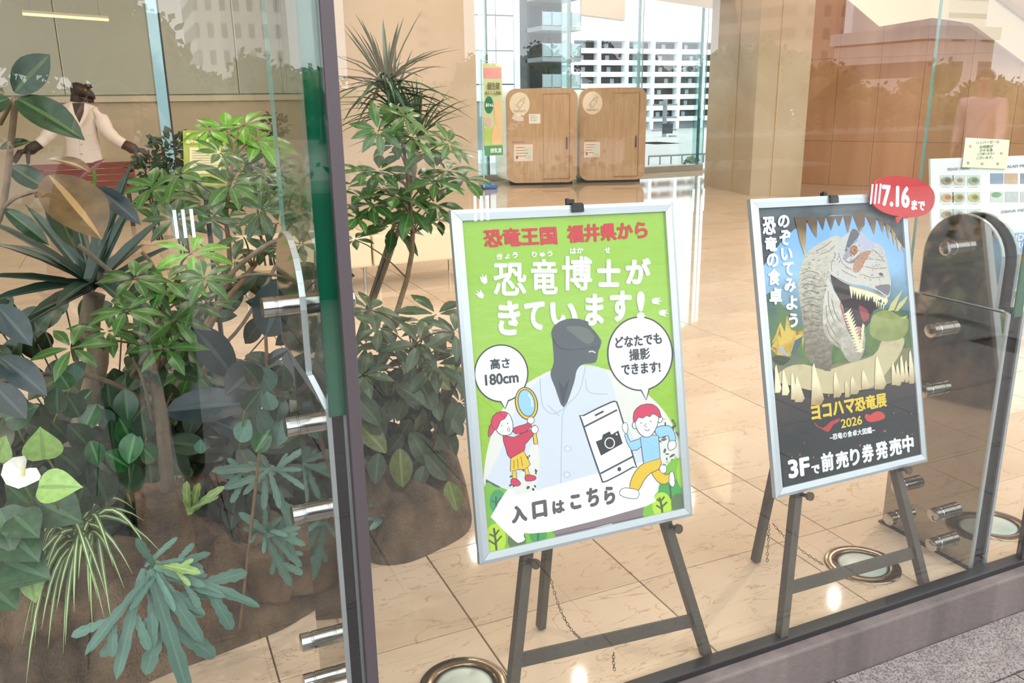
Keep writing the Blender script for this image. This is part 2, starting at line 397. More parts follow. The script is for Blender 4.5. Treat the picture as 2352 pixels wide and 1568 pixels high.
def flat(name, rgb, rough=0.35): return mat(name, rgb, rough, spec=0.35)
def cname(rgb): return 'ink_%02x%02x%02x' % tuple(rgb)
class Art:
    """printed shapes on one sheet: every shape lies a hair above the one before"""
    def __init__(s, plane, d, step=0.000005): s.pl = plane; s.d = d; s.step = step; s.k = 0; s.bm = bmesh.new(); s.mats = []
    def mi(s, rgb):
        m = rgb if not isinstance(rgb, (tuple, list)) else flat(cname(rgb), rgb)
        if m not in s.mats: s.mats.append(m)
        return s.mats.index(m)
    def face(s, lp, rgb):
        s.k += 1; z = s.d + s.k * s.step
        try:
            f = s.bm.faces.new([s.bm.verts.new((p[0], p[1], z)) for p in lp]); f.material_index = s.mi(rgb)
            f.normal_update()
            if f.normal.z < 0: f.normal_flip()
        except ValueError: pass
    def poly(s, pts, rgb, sm=0, line=None, lw=1.6):
        q = [(p.x, p.y) for p in catmull([Vector((*p, 0)) for p in pts], sm)] if sm else pts
        s.face([s.pl.loc(*p, s.d) for p in q], rgb)
        if line: s.stroke(q + [q[0]], lw, line)
        return s
    def ell(s, c, rx, ry, rgb, rot=0.0, line=None, lw=1.6, n=40, a0=0, a1=360):
        pts = []
        for k in range(n):
            a = R(a0 + (a1 - a0) * k / n); x = rx * cos(a); y = ry * sin(a); pts.append((c[0] + x * cos(rot) - y * sin(rot), c[1] + x * sin(rot) + y * cos(rot)))
        return s.poly(pts, rgb, 0, line, lw)
    def stroke(s, pts, w, rgb, sm=0):
        if sm: pts = [(p.x, p.y) for p in catmull([Vector((*p, 0)) for p in pts], sm, False)]
        P = [Vector(p) for p in pts]
        L = []; Q = []
        for i, p in enumerate(P):
            if (P[0] - P[-1]).length < 1e-4 and i in (0, len(P) - 1): t = (P[1] - P[-2])
            else: t = P[min(i + 1, len(P) - 1)] - P[max(i - 1, 0)]
            if t.length < 1e-6: t = Vector((1, 0))
            t.normalize(); nn = Vector((-t.y, t.x)) * (w / 2); L.append(p + nn); Q.append(p - nn)
        s.k += 1; z = s.d + s.k * s.step; mi = s.mi(rgb)
        vv = [(s.bm.verts.new((*s.pl.loc(*a, s.d).xy, z)), s.bm.verts.new((*s.pl.loc(*b, s.d).xy, z))) for a, b in zip(L, Q)]
        for (a, b), (c, d) in zip(vv, vv[1:]):
            try: f = s.bm.faces.new((a, b, d, c)); f.material_index = mi
            except ValueError: pass
        return s
    def build(s, name, parent):
        for f in s.bm.faces:
            f.normal_update()
            if f.normal.z < 0: f.normal_flip()
        me = bpy.data.meshes.new(name); s.bm.to_mesh(me); s.bm.free()
        for m in s.mats: me.materials.append(m)
        return link(name, me, parent)

GL = {}
def glyphs(body, res=4):
    """outline of a line of text as (verts, faces), scaled to the unit square of its ink"""
    if body in GL: return GL[body]
    cu = bpy.data.curves.new('text', 'FONT'); cu.body = body; cu.size = 1; cu.resolution_u = res; cu.fill_mode = 'FRONT'
    o = bpy.data.objects.new('text', cu); COL.objects.link(o)
    me = bpy.data.meshes.new_from_object(o.evaluated_get(bpy.context.evaluated_depsgraph_get()))
    v = [(p.co.x, p.co.y) for p in me.vertices]; f = [tuple(p.vertices) for p in me.polygons]
    bpy.data.objects.remove(o); bpy.data.curves.remove(cu); bpy.data.meshes.remove(me)
    x0 = min(p[0] for p in v); x1 = max(p[0] for p in v); y0 = min(p[1] for p in v); y1 = max(p[1] for p in v)
    v = [((p[0] - x0) / (x1 - x0), (p[1] - y0) / max(y1 - y0, 1e-6)) for p in v]
    GL[body] = (v, f); return GL[body]
def text_on(art, body, A, B, h, rgb, bold=0.0, upv=None, copies=8, res=4):
    """ink of body from baseline point A to B (picture px), h px high, thickened by bold px"""
    v, f = glyphs(body, res); A = Vector(A); B = Vector(B)
    mid = (A + B) / 2; u = Vector(upv) if upv else art.pl.up(*mid)
    art.k += 1; z = art.d + art.k * art.step; mi = art.mi(rgb)
    offs = [(0, 0)] + ([(bold * cos(2 * pi * k / copies), bold * sin(2 * pi * k / copies)) for k in range(copies)] if bold else [])
    a = bold if bold else 0
    e = (B - A).normalized() * a
    for ox, oy in offs:
        art.k += 0.4; z = art.d + art.k * art.step; vv = []
        for x, y in v:
            p = (A + e) + (B - A - 2 * e) * x + u * (a + (h - 2 * a) * y) + Vector((ox, oy))
            q = art.pl.loc(p.x, p.y, art.d); vv.append(art.bm.verts.new((q.x, q.y, z)))
        for fc in f:
            try: g = art.bm.faces.new([vv[i] for i in fc]); g.material_index = mi
            except ValueError: pass
def char(art, c, box, rgb, bold): 
    x0, y0, x1, y1 = box
    text_on(art, c, (x0, y1), (x1, y1), y1 - y0, rgb, bold, (0, -1))

m_alu = mat('silver_frame', (205, 212, 220), 0.32, 0.55, bump=(90, 0.02))
m_alus = mat('silver_frame_side', (150, 158, 172), 0.4, 0.6)
m_esel = mat('dark_brown_easel', (82, 74, 64), 0.45, var=(8, (72, 64, 56)))
m_esel2 = mat('easel_hardware', (88, 76, 66), 0.3, 0.4)
m_blk = mat('black_plastic', (28, 28, 30), 0.4)
m_film = mat('print_film_backing', (120, 120, 120), 0.4)

def poster_frame(name, M, w, h, label, rail=0.0235):
    t = thing(name, None, label, 'poster', None, M)
    MB().lohi((-w / 2 + .004, .004, -0.016), (w / 2 - .004, h - .004, -0.0085)).build('back_board', m_film, t)
    def rl(p, q, r_, s_):
        # mitred rail: outer edge p-q, inner edge r-s, rounded face
        b = MB(); P = [Vector((*p, 0)), Vector((*q, 0)), Vector((*s_, 0)), Vector((*r_, 0))]
        mid1 = P[0].lerp(P[3], .35); mid2 = P[1].lerp(P[2], .35)
        def at(v, z): return (v.x, v.y, z)
        b.loft([[at(P[0], -.016), at(P[0], -.003), at(mid1, 0), at(P[3], -.0015), at(P[3], -.0085)], [at(P[1], -.016), at(P[1], -.003), at(mid2, 0), at(P[2], -.0015), at(P[2], -.0085)]], caps=True)
        return b.build('rail', m_alu, t)
    a = w / 2; i = a - rail
    g = .0004
    rl((-a + g, 0), (a - g, 0), (-i + g, rail), (i - g, rail)); rl((a, g), (a, h - g), (i, rail + g), (i, h - rail - g))
    rl((a - g, h), (-a + g, h), (i - g, h - rail), (-i + g, h - rail)); rl((-a, h - g), (-a, g), (-i, h - rail - g), (-i, rail + g))
    return t, i, rail, h - rail

# ---------------- the green poster
MG = frame_matrix(0.8764, 1.5185, 0.3806, 0.0268, 0.2074, -0.0282)
PG = Plane(MG)
tg, i_, b0, b1 = poster_frame('poster_frame', MG, .565, .7626, 'silver-framed green poster with a dinosaur in a white coat on an easel')
m_green = mat('poster_green', (148, 190, 62), 0.22, spec=0.5, bump=(14, 0.10, (1, 3, 1)), coat=0.25)
sheet = MB(); sheet.poly([(-i_, b0, -.0078), (i_, b0, -.0078), (i_, b1, -.0078), (-i_, b1, -.0078)])
sheet = sheet.build('sheet', m_green, tg)
A = Art(PG, -.0076)
W_ = (240, 243, 247); K_ = (62, 66, 74); RED = (205, 70, 82); PINK = (206, 62, 96); YEL = (226, 186, 58); BLU = (150, 198, 236)
# photo panel of the coat figure: pale wall, grey head, white coat
A.poly([(1210, 880), (1300, 840), (1400, 850), (1480, 900), (1530, 950), (1558, 1010), (1560, 1060), (1555, 1120), (1500, 1180), (1180, 1230), (1118, 1130), (1112, 1080), (1128, 1000), (1160, 930)], (222, 220, 216), 4)
A.poly([(1228, 880), (1260, 860), (1290, 850), (1340, 838), (1390, 850), (1412, 900), (1420, 940), (1470, 1030), (1478, 1050), (1470, 1130), (1240, 1180), (1232, 1125), (1240, 1060), (1225, 1010), (1180, 1120), (1116, 1118), (1118, 1100), (1160, 1010), (1190, 925)], (206, 212, 226), 3)
A.poly([(1268, 770), (1272, 750), (1290, 736), (1320, 731), (1350, 738), (1352, 745), (1372, 768), (1380, 790), (1374, 808), (1368, 832), (1340, 836), (1325, 850), (1318, 880), (1295, 936), (1275, 890), (1264, 858), (1272, 830)], (86, 92, 100), 3)
A.poly([(1300, 750), (1345, 752), (1366, 775), (1350, 790), (1320, 770)], (112, 116, 116), 3)
A.poly([(1282, 870), (1294, 890), (1308, 868), (1300, 905), (1292, 928)], (66, 74, 86), 2)
A.stroke([(1352, 808), (1360, 806), (1368, 810)], 3, (205, 205, 200))
for q in ([(1240, 868), (1246, 930), (1270, 950), (1295, 938)], [(1345, 840), (1330, 900), (1296, 940), (1290, 1000), (1288, 1150)], [(1258, 930), (1285, 955)], [(1345, 870), (1352, 900), (1395, 905)]): A.stroke(q, 1.8, (170, 178, 196), 4)
for p in ((1304, 1030), (1302, 1090)): A.ell(p, 9, 8, (190, 198, 214)); A.ell(p, 5, 4, (214, 220, 232))
A.poly([(1116, 1100), (1150, 1118), (1145, 1130), (1116, 1122)], (84, 92, 102))
rl_ = random.Random(3)
for k in range(26):
    x = rl_.uniform(1170, 1232); y = rl_.uniform(1045, 1125); A.ell((x, y), rl_.uniform(2, 5), rl_.uniform(1.5, 3), (70, 88, 72), rl_.uniform(0, 3), n=8)
for k in range(30):
    x = rl_.uniform(1500, 1558); y = rl_.uniform(960, 1075); A.ell((x, y), rl_.uniform(3, 8), rl_.uniform(1.5, 3.5), rl_.choice([(72, 92, 76), (96, 112, 96), (180, 188, 180)]), rl_.uniform(0, 3), n=8)
A.poly([(1260, 1222), (1490, 1160), (1486, 1195), (1262, 1250)], (134, 118, 122)); A.stroke([(1264, 1232), (1484, 1184)], 2.2, (86, 80, 92)); A.stroke([(1370, 1213), (1406, 1204)], 5, (236, 240, 244))
# bushes along the bottom
def bush(pts, c): A.poly(pts, c, 4)
bush([(1112, 1120), (1140, 1118), (1170, 1130), (1180, 1180), (1170, 1240), (1116, 1282)], (122, 176, 70))
bush([(1118, 1200), (1150, 1185), (1200, 1210), (1260, 1215), (1264, 1245), (1116, 1282)], (122, 176, 70))
A.ell((1143, 1152), 19, 28, (74, 150, 100)); A.stroke([(1140, 1185), (1139, 1140)], 4, (62, 96, 74)); A.stroke([(1128, 1148), (1140, 1156), (1150, 1142)], 3, (62, 96, 74))
A.ell((1138, 1238), 24, 36, (178, 208, 62))
A.ell((1187, 1240), 21, 24, (96, 112, 80)); A.ell((1236, 1228), 20, 20, (74, 150, 84)); A.stroke([(1235, 1245), (1236, 1222)], 4, (62, 96, 74))
TR = (74, 92, 70)
A.stroke([(1141, 1272), (1138, 1240), (1134, 1212)], 5, TR, 3)
for q in ([(1138, 1250), (1122, 1240)], [(1138, 1246), (1152, 1230)], [(1136, 1232), (1124, 1226)], [(1136, 1230), (1146, 1216)]): A.stroke(q, 4, TR)
bush([(1480, 1190), (1484, 1150), (1510, 1130), (1530, 1070), (1560, 1052), (1568, 1100), (1576, 1172), (1530, 1184)], (122, 182, 66))
A.ell((1540, 1125), 28, 28, (74, 160, 84)); A.ell((1568, 1085), 14, 36, (160, 200, 60)); A.stroke([(1541, 1145), (1538, 1105)], 4, TR)
A.ell((1520, 1160), 22, 30, (180, 214, 62)); A.ell((1558, 1156), 17, 24, (96, 116, 84))
A.stroke([(1522, 1186), (1519, 1160), (1514, 1142)], 5, TR, 3)
for q in ([(1520, 1168), (1507, 1160)], [(1520, 1164), (1532, 1152)], [(1517, 1152), (1508, 1146)], [(1518, 1150), (1526, 1140)]): A.stroke(q, 4, TR)
# arrow
A.poly([(1131, 1180), (1162, 1128), (1174, 1124), (1184, 1136), (1225, 1128), (1480, 1060), (1510, 1090), (1502, 1140), (1484, 1162), (1262, 1221), (1204, 1223), (1206, 1238), (1192, 1246), (1178, 1238), (1132, 1192)], (246, 248, 252), 2)
TXT = Art(PG, -.0064)
# speech bubbles
A.ell((1151, 857), 61, 65, W_, 0.0, K_, 3.2, 56); A.poly([(1150, 921), (1160, 938), (1167, 918)], W_); A.stroke([(1150, 922), (1160, 938), (1168, 918)], 3.0, K_)
A.ell((1470, 812), 74, 84, W_, -0.05, K_, 3.2, 60); A.poly([(1472, 894), (1483, 918), (1490, 890)], W_); A.stroke([(1472, 895), (1484, 918), (1491, 891)], 3.0, K_)
# girl with a magnifying glass
A.stroke([(1224, 975), (1231, 1020)], 10, K_); A.stroke([(1224, 975), (1231, 1019)], 7, YEL)
A.ell((1209, 926), 25, 37, YEL, -0.2, K_, 2.2); A.ell((1209, 925), 19, 31, BLU, -0.2, K_, 1.8); A.stroke([(1213, 905), (1221, 918), (1222, 934)], 2.5, W_, 4)
A.poly([(1136, 970), (1124, 978), (1122, 1004), (1134, 990), (1140, 976)], PINK, 2, K_, 1.4)
A.poly([(1128, 970), (1142, 950), (1164, 947), (1175, 962), (1178, 985), (1170, 998), (1150, 998), (1138, 985)], W_, 3, K_, 1.6)
A.poly([(1128, 974), (1132, 956), (1148, 945), (1166, 948), (1158, 962), (1150, 966), (1142, 984), (1136, 986)], PINK, 2, K_, 1.4)
A.ell((1152, 977), 1.3, 1.8, K_, n=8); A.ell((1166, 972), 1.3, 1.8, K_, n=8); A.ell((1168, 986), 2.6, 4, W_, 0, K_, 1.3, 12)
A.poly([(1178, 983), (1206, 974), (1216, 968), (1220, 978), (1205, 992), (1184, 996)], RED and (198, 56, 88), 2, K_, 1.4)
A.poly([(1155, 1000), (1180, 1004), (1218, 986), (1226, 996), (1206, 1020), (1204, 1034), (1172, 1052), (1162, 1030)], (198, 56, 88), 2, K_, 1.5)
A.ell((1219, 965), 8, 8, W_, 0, K_, 1.4, 16); A.ell((1228, 986), 8, 9, W_, 0, K_, 1.4, 16)
A.poly([(1173, 1052), (1203, 1035), (1218, 1066), (1206, 1078), (1190, 1078), (1172, 1082)], YEL, 0, K_, 1.5)
for q in ([(1180, 1056), (1180, 1076)], [(1188, 1053), (1190, 1074)], [(1196, 1048), (1200, 1070)]): A.stroke(q, 1.2, K_)
for q, c in (([(1176, 1083), (1186, 1082), (1186, 1100), (1177, 1101)], YEL), ([(1205, 1076), (1212, 1074), (1217, 1090), (1207, 1092)], YEL)): A.poly(q, c, 0, K_, 1.2)
A.poly([(1174, 1100), (1186, 1099), (1196, 1110), (1188, 1116), (1175, 1112)], PINK, 2, K_, 1.4); A.poly([(1206, 1092), (1216, 1090), (1230, 1094), (1228, 1102), (1208, 1104)], PINK, 2, K_, 1.4)
# phone
A.poly([(1336, 966), (1340, 954), (1404, 923), (1414, 924), (1420, 934), (1458, 1062), (1454, 1072), (1394, 1104), (1384, 1104), (1380, 1096)], W_, 2, K_, 3.4)
A.stroke([(1341, 980), (1417, 941)], 4, K_); A.stroke([(1379, 1087), (1455, 1047)], 4, K_); A.stroke([(1366, 954), (1386, 944)], 4.5, K_); A.ell((1422, 1077), 4.5, 5, K_, n=16)
A.poly([(1368, 1014), (1382, 1008), (1384, 998), (1400, 990), (1404, 998), (1420, 988), (1430, 1018), (1380, 1046)], (44, 50, 56)); A.ell((1400, 1017), 12, 13, W_, n=28); A.ell((1400, 1017), 9.6, 10.6, (44, 50, 56), n=28)
A.ell((1416, 997), 2.2, 2.4, W_, n=8)
# boy running
A.poly([(1505, 982), (1536, 977), (1549, 994), (1551, 1014), (1538, 1016), (1534, 1000), (1516, 1005), (1508, 1000)], BLU, 2, K_, 1.5)
A.poly([(1536, 1014), (1550, 1012), (1552, 1026), (1540, 1034), (1534, 1028)], W_, 2, K_, 1.4)
A.poly([(1494, 1080), (1510, 1076), (1528, 1090), (1540, 1086), (1542, 1100), (1526, 1112), (1508, 1104)], YEL, 2, K_, 1.5)
A.poly([(1538, 1086), (1546, 1084), (1550, 1110), (1544, 1118), (1536, 1108)], W_, 2, K_, 1.4); A.poly([(1512, 1070), (1528, 1068), (1530, 1082), (1520, 1086)], W_, 2, K_, 1.2)
A.poly([(1478, 1064), (1516, 1052), (1514, 1076), (1494, 1086), (1478, 1104), (1466, 1126), (1446, 1122), (1452, 1094), (1464, 1076)], YEL, 2, K_, 1.6)
A.poly([(1446, 1121), (1466, 1126), (1464, 1144), (1440, 1143), (1424, 1136), (1424, 1126), (1434, 1120)], W_, 2, K_, 1.5)
A.poly([(1471, 1006), (1448, 1014), (1440, 996), (1434, 1000), (1450, 1034), (1472, 1026)], BLU, 2, K_, 1.5)
A.poly([(1470, 1004), (1492, 998), (1512, 1000), (1516, 1052), (1478, 1064)], BLU, 0, K_, 1.6)
A.poly([(1428, 976), (1438, 970), (1442, 984), (1438, 996), (1432, 990)], W_, 2, K_, 1.4)
A.ell((1458, 976), 6, 8, W_, 0, K_, 1.4, 14); A.ell((1515, 962), 6, 8, W_, 0, K_, 1.4, 14)
A.poly([(1457, 960), (1462, 940), (1486, 932), (1508, 944), (1512, 964), (1504, 988), (1490, 1003), (1474, 1000), (1462, 984)], W_, 3, K_, 1.6)
A.poly([(1455, 968), (1456, 946), (1472, 930), (1498, 928), (1514, 942), (1517, 960), (1508, 954), (1498, 950), (1492, 957), (1484, 954), (1476, 960), (1466, 958), (1460, 968)], PINK, 2, K_, 1.5)
A.stroke([(1484, 972), (1478, 978), (1486, 980)], 1.6, K_); A.ell((1472, 971), 1.4, 1.6, K_, n=8); A.ell((1494, 967), 1.4, 1.6, K_, n=8); A.stroke([(1480, 986), (1486, 989), (1492, 985)], 1.5, K_, 3)
# footprints
def foot(c, s, a):
    pts = []
    for r_, th in ((1, -0.5), (.45, -0.28), (1.15, 0.0), (.45, 0.3), (1, 0.62), (.5, 1.3), (.55, 2.4), (.6, 3.4), (.5, 4.6)):
        pts.append((c[0] + s * r_ * cos(th + a), c[1] + s * r_ * sin(th + a)))
    A.poly(pts, W_)
foot((1112, 644), 15, -1.9); foot((1104, 678), 14, -2.3); foot((1504, 691), 15, 2.9 - 6.28 + 3.4); foot((1520, 718), 14, 0.1)
A.build('picture', sheet)
# words
text_on(TXT, '恐竜王国', (1113, 569), (1281, 561), 43, RED, 1.5); TXT.build('lettering', sheet); TXT = Art(PG, -.0064)
text_on(TXT, '福井県から', (1304, 559), (1489, 548), 42, RED, 1.6)
TXT.build('lettering', sheet); TXT = Art(PG, -.0064)

for b_, a_, c_ in (('きょう', (1141, 597), (1190, 592)), ('りゅう', (1222, 592), (1270, 589)), ('はか', (1309, 584), (1341, 581)), ('せ', (1389, 582), (1402, 581))): text_on(TXT, b_, a_, c_, 14, W_, 0.7, copies=6, res=2)
for c_, bx in (('恐', (1133, 603, 1209, 679)), ('竜', (1219, 594, 1281, 676)), ('博', (1290, 588, 1360, 667)), ('士', (1371, 595, 1425, 659)), ('が', (1436, 592, 1495, 653)),
               ('き', (1143, 690, 1195, 770)), ('て', (1203, 692, 1251, 758)), ('い', (1263, 694, 1327, 748)), ('ま', (1344, 674, 1387, 748)), ('す', (1400, 667, 1451, 739)), ('!', (1462, 669, 1481, 733))):
    char(TXT, c_, bx, W_, 3.0 if c_ in 'がきています!士' else 1.9)
# the dinosaur's head overlaps the last line: draw it over the letters
TXT.poly([(1268, 772), (1272, 750), (1290, 736), (1320, 731), (1350, 738), (1352, 745), (1372, 768), (1380, 790), (1340, 800), (1290, 800)], (86, 92, 100), 3)
TXT.poly([(1300, 750), (1345, 752), (1366, 775), (1350, 790), (1320, 770)], (108, 112, 112), 3)
TXT.build('lettering', sheet); TXT = Art(PG, -.0064)
text_on(TXT, '高さ', (1127, 849), (1172, 845), 25, K_, .8); TXT.build('lettering', sheet); TXT = Art(PG, -.0064); text_on(TXT, '180cm', (1115, 886), (1192, 878), 26, K_, 1.0)
TXT.build('lettering', sheet); TXT = Art(PG, -.0064); text_on(TXT, 'どなたでも', (1414, 800), (1521, 789), 26, K_, .9); text_on(TXT, '撮影', (1446, 829), (1494, 824), 27, K_, .6); text_on(TXT, 'できます!', (1428, 862), (1518, 855), 26, K_, .9)
TXT.build('lettering', sheet); TXT = Art(PG, -.0064); DG = (92, 86, 88)
text_on(TXT, '入', (1176, 1203), (1212, 1196), 40, DG, 2.6); text_on(TXT, '口', (1224, 1193), (1258, 1186), 40, DG, 2.6); text_on(TXT, 'は', (1270, 1181), (1298, 1176), 30, DG, 1.8)
text_on(TXT, 'こ', (1311, 1171), (1336, 1167), 34, DG, 2.6); text_on(TXT, 'ち', (1349, 1166), (1377, 1160), 44, DG, 2.2); text_on(TXT, 'ら', (1389, 1161), (1414, 1154), 42, DG, 2.2)
TXT.build('lettering', sheet)

# ---------------- the dinosaur poster
MD = frame_matrix(1.6851, 1.5196, 0.3655, 0.0468, 0.2471, -0.0289)
PD = Plane(MD)
td, i_, b0, b1 = poster_frame('poster_frame', MD, .565, .7581, 'silver-framed dark poster of a roaring dinosaur on an easel')
m_night = mat('poster_night', (38, 44, 50), 0.25, spec=0.45, coat=0.2, bump=(14, 0.06))
sheet2 = MB().poly([(-i_, b0, -.0078), (i_, b0, -.0078), (i_, b1, -.0078), (-i_, b1, -.0078)]).build('sheet', m_night, td)
def print_grad(name, stops, sc_=9, amt=0.25, stretch=(1, 1, 1)):
    """printed picture colours running down the sheet, with painterly mottling"""
    m = mat(name, (128, 128, 128), 0.35, spec=0.3)
    n = m.node_tree.nodes; l = m.node_tree.links; b = n['Principled BSDF']
    t = n.new('ShaderNodeTexCoord'); s = n.new('ShaderNodeSeparateXYZ'); l.new(t.outputs['Object'], s.inputs[0])
    mp = n.new('ShaderNodeMapping'); mp.inputs['Scale'].default_value = stretch; l.new(t.outputs['Object'], mp.inputs[0])
    no = n.new('ShaderNodeTexNoise'); no.inputs['Scale'].default_value = sc_; no.inputs['Detail'].default_value = 6; l.new(mp.outputs[0], no.inputs[0])
    a = n.new('ShaderNodeMath'); a.operation = 'MULTIPLY_ADD'; a.inputs[1].default_value = amt; l.new(no.outputs[0], a.inputs[0])
    d = n.new('ShaderNodeMath'); d.operation = 'DIVIDE'; d.inputs[1].default_value = .7581; l.new(s.outputs[1], d.inputs[0])
    d2 = n.new('ShaderNodeMath'); d2.operation = 'SUBTRACT'; d2.inputs[1].default_value = amt * .5; l.new(d.outputs[0], d2.inputs[0]); l.new(d2.outputs[0], a.inputs[2])
    r = n.new('ShaderNodeValToRGB'); l.new(a.outputs[0], r.inputs[0]); e = r.color_ramp.elements
    while len(e) < len(stops): e.new(0.5)
    for k, (p, c) in enumerate(stops): e[k].position = p; e[k].color = lin(c)
    l.new(r.outputs[0], b.inputs['Base Color']); return m
def z3(*p): return [(1680 + x * .2551, 400 + y * .2551) for x, y in p]
def z4(*p): return [(1680 + x * .2615, 750 + y * .2615) for x, y in p]
D = Art(PD, -.0076)
sky = print_grad('print_scene', [(0.30, (150, 138, 108)), (0.42, (112, 116, 88)), (0.52, (74, 98, 80)), (0.62, (96, 130, 140)), (0.74, (150, 190, 228)), (0.88, (128, 174, 226))], 10, .22)
D.poly(z3((232, 278), (1240, 240), (1560, 400), (1580, 700), (1400, 520), (1250, 395), (900, 365), (700, 430), (560, 520), (440, 620), (300, 830), (260, 560)), print_grad('print_mouth_roof', [(0.6, (58, 60, 66)), (0.8, (72, 76, 84)), (1.0, (96, 104, 112))], 16, .5, (1, 3, 1)))
D.poly(z3((285, 830), (440, 620), (560, 500), (700, 430), (900, 368), (1100, 368), (1250, 392), (1350, 430), (1430, 520), (1520, 640), (1570, 690), (1590, 1000), (1625, 1400)) + z4((1600, 290), (1450, 480), (1250, 540), (1050, 570), (850, 590), (700, 560), (550, 480), (400, 450), (352, 330)), sky)
fol = print_grad('print_foliage', [(0.3, (60, 84, 60)), (0.5, (92, 120, 66)), (0.7, (70, 100, 96))], 22, .6)
D.poly(z3((310, 1080), (400, 1120), (480, 1200), (560, 1250), (610, 1400), (640, 1568), (360, 1568)), fol, 2)
D.poly(z3((1180, 1330), (1280, 1240), (1400, 1210), (1500, 1235), (1590, 1310), (1610, 1480), (1630, 1560), (1200, 1568)), fol, 2)
D.poly(z4((560, 0), (900, 0), (1300, 0), (1590, 40), (1480, 100), (1350, 100), (1250, 240), (900, 330), (640, 330)), fol, 2)
dust = print_grad('print_dust', [(0.2, (188, 170, 132)), (0.45, (196, 182, 146)), (0.6, (150, 150, 110))], 26, .4)
D.poly(z4((380, 470), (480, 360), (640, 330), (820, 380), (1000, 330), (1250, 250), (1330, 110), (1440, 80), (1520, 110), (1480, 240), (1380, 380), (1250, 520), (1050, 570), (850, 590), (700, 560), (540, 520)), dust, 3)
# right-hand horned dinosaur
D.poly(z3((1260, 1300), (1320, 1240), (1420, 1225), (1520, 1280), (1590, 1300), (1580, 1420), (1500, 1490), (1350, 1500), (1250, 1440)), print_grad('print_green_hide', [(0.3, (116, 130, 76)), (0.6, (150, 158, 96))], 30, .5), 3)
for q in (((1410, 1230), (1440, 1160), (1545, 1035), (1500, 1130), (1465, 1225)), ((1470, 1235), (1510, 1160), (1595, 1085), (1560, 1160), (1500, 1230)), ((1520, 1295), (1590, 1268), (1560, 1300))): D.poly(z3(*q), (206, 194, 132))
# left armoured dinosaur
gold = print_grad('print_gold_hide', [(0.4, (170, 130, 40)), (0.55, (206, 176, 84))], 40, .5)
D.poly(z3((360, 1530), (400, 1440), (440, 1330), (480, 1420), (500, 1270), (540, 1400), (600, 1420), (650, 1400), (650, 1500), (640, 1568)) + z4((620, 90), (530, 250), (440, 280), (380, 230), (345, 190), (400, 100)), gold)
D.poly(z4((520, 240), (560, 120), (630, 80), (600, 170), (530, 250)), (60, 92, 104)); D.poly(z4((410, 210), (440, 180), (520, 270), (440, 230)), (150, 166, 200)); D.poly(z4((360, 270), (420, 250), (520, 280), (450, 340), (380, 320)), (52, 66, 48), 2)
for q in (((410, 60), (425, 0), (440, 110)), ((345, 170), (400, 190), (380, 210)), ((560, 20), (600, 60), (570, 80))): D.poly(z4(*q), (150, 112, 34))
# neck, skull, jaw
hide = print_grad('print_hide', [(0.35, (104, 96, 82)), (0.55, (138, 130, 114)), (0.8, (196, 190, 178))], 70, .55, (1, 2.2, 1))
hide2 = print_grad('print_pale_hide', [(0.45, (158, 150, 136)), (0.65, (204, 198, 188)), (0.85, (190, 186, 186))], 60, .5)
D.poly(z3((600, 1000), (650, 760), (720, 670), (830, 600), (940, 555), (980, 590), (960, 720), (920, 880), (870, 1000), (840, 1120), (840, 1300), (900, 1450)) + z4((930, 60), (880, 200), (870, 390), (720, 330), (650, 240), (640, 60)), hide, 3)
for k in range(13): 
    y = 880 + k * 60; D.stroke(z3((625 + k * 3, y + 20), (700, y - 10), (790, y + 16 - k)), 1.6, (104, 98, 86), 4)
D.poly(z3((870, 930), (850, 1030), (825, 1180), (830, 1400), (900, 1520), (990, 1568)) + z4((930, 130), (1000, 270), (1060, 315), (1130, 285), (1170, 190), (1172, 60)) + z3((1195, 1430), (1100, 1500), (1010, 1300), (1000, 1170), (930, 1060)), hide2, 2)
D.poly(z3((890, 900), (980, 960), (1070, 1000), (1240, 1040), (1390, 1110), (1360, 1190), (1275, 1230), (1250, 1330), (1180, 1400), (1110, 1440), (1050, 1350), (1000, 1180), (930, 1050)), (54, 44, 50), 2)
D.poly(z3((1150, 1180), (1220, 1220), (1240, 1290), (1190, 1330), (1160, 1260)), (150, 70, 74), 2)
D.poly(z3((1080, 1390), (1130, 1370), (1175, 1390), (1170, 1500), (1150, 1568)) + z4((1150, 60), (1130, 150), (1100, 100), (1075, 0)), (190, 140, 136), 2)
D.poly(z3((985, 1130), (1010, 1260), (1060, 1330), (1100, 1420), (1080, 1440), (1020, 1320), (980, 1200)), (170, 96, 92), 2)
D.poly(z3((930, 700), (960, 600), (1050, 530), (1105, 488), (1165, 515), (1250, 600), (1360, 655), (1390, 760), (1425, 900), (1435, 1010), (1410, 1110), (1320, 1050), (1200, 1005), (1070, 985), (980, 940), (890, 890), (880, 830)), hide2, 3)
D.poly(z3((1000, 770), (1045, 620), (1110, 492), (1160, 530), (1150, 600), (1080, 640), (1060, 740)), (146, 150, 172), 2)
D.poly(z3((1070, 520), (1110, 492), (1150, 540), (1110, 600), (1060, 660), (1020, 700)), (88, 90, 104), 2)
D.poly(z3((1150, 540), (1250, 600), (1300, 660), (1200, 680), (1140, 640)), (178, 180, 202), 2)
D.poly(z3((1065, 690), (1090, 640), (1130, 650), (1140, 690), (1110, 730), (1070, 740)), (150, 96, 66), 2); D.ell(z3((1105, 680))[0], 4.5, 5.5, (196, 120, 52), n=14); D.ell(z3((1108, 682))[0], 2, 3.2, (40, 28, 24), n=10)
D.poly(z3((1090, 870), (1120, 760), (1180, 700), (1260, 690), (1200, 790), (1150, 880)), (176, 130, 102), 2)
D.poly(z3((1010, 750), (1060, 790), (1150, 720), (1170, 700), (1100, 800), (1030, 790)), (128, 120, 130), 2)
D.poly(z3((1290, 1010), (1400, 990), (1432, 1010), (1410, 1090), (1340, 1050)), (120, 112, 126), 2)
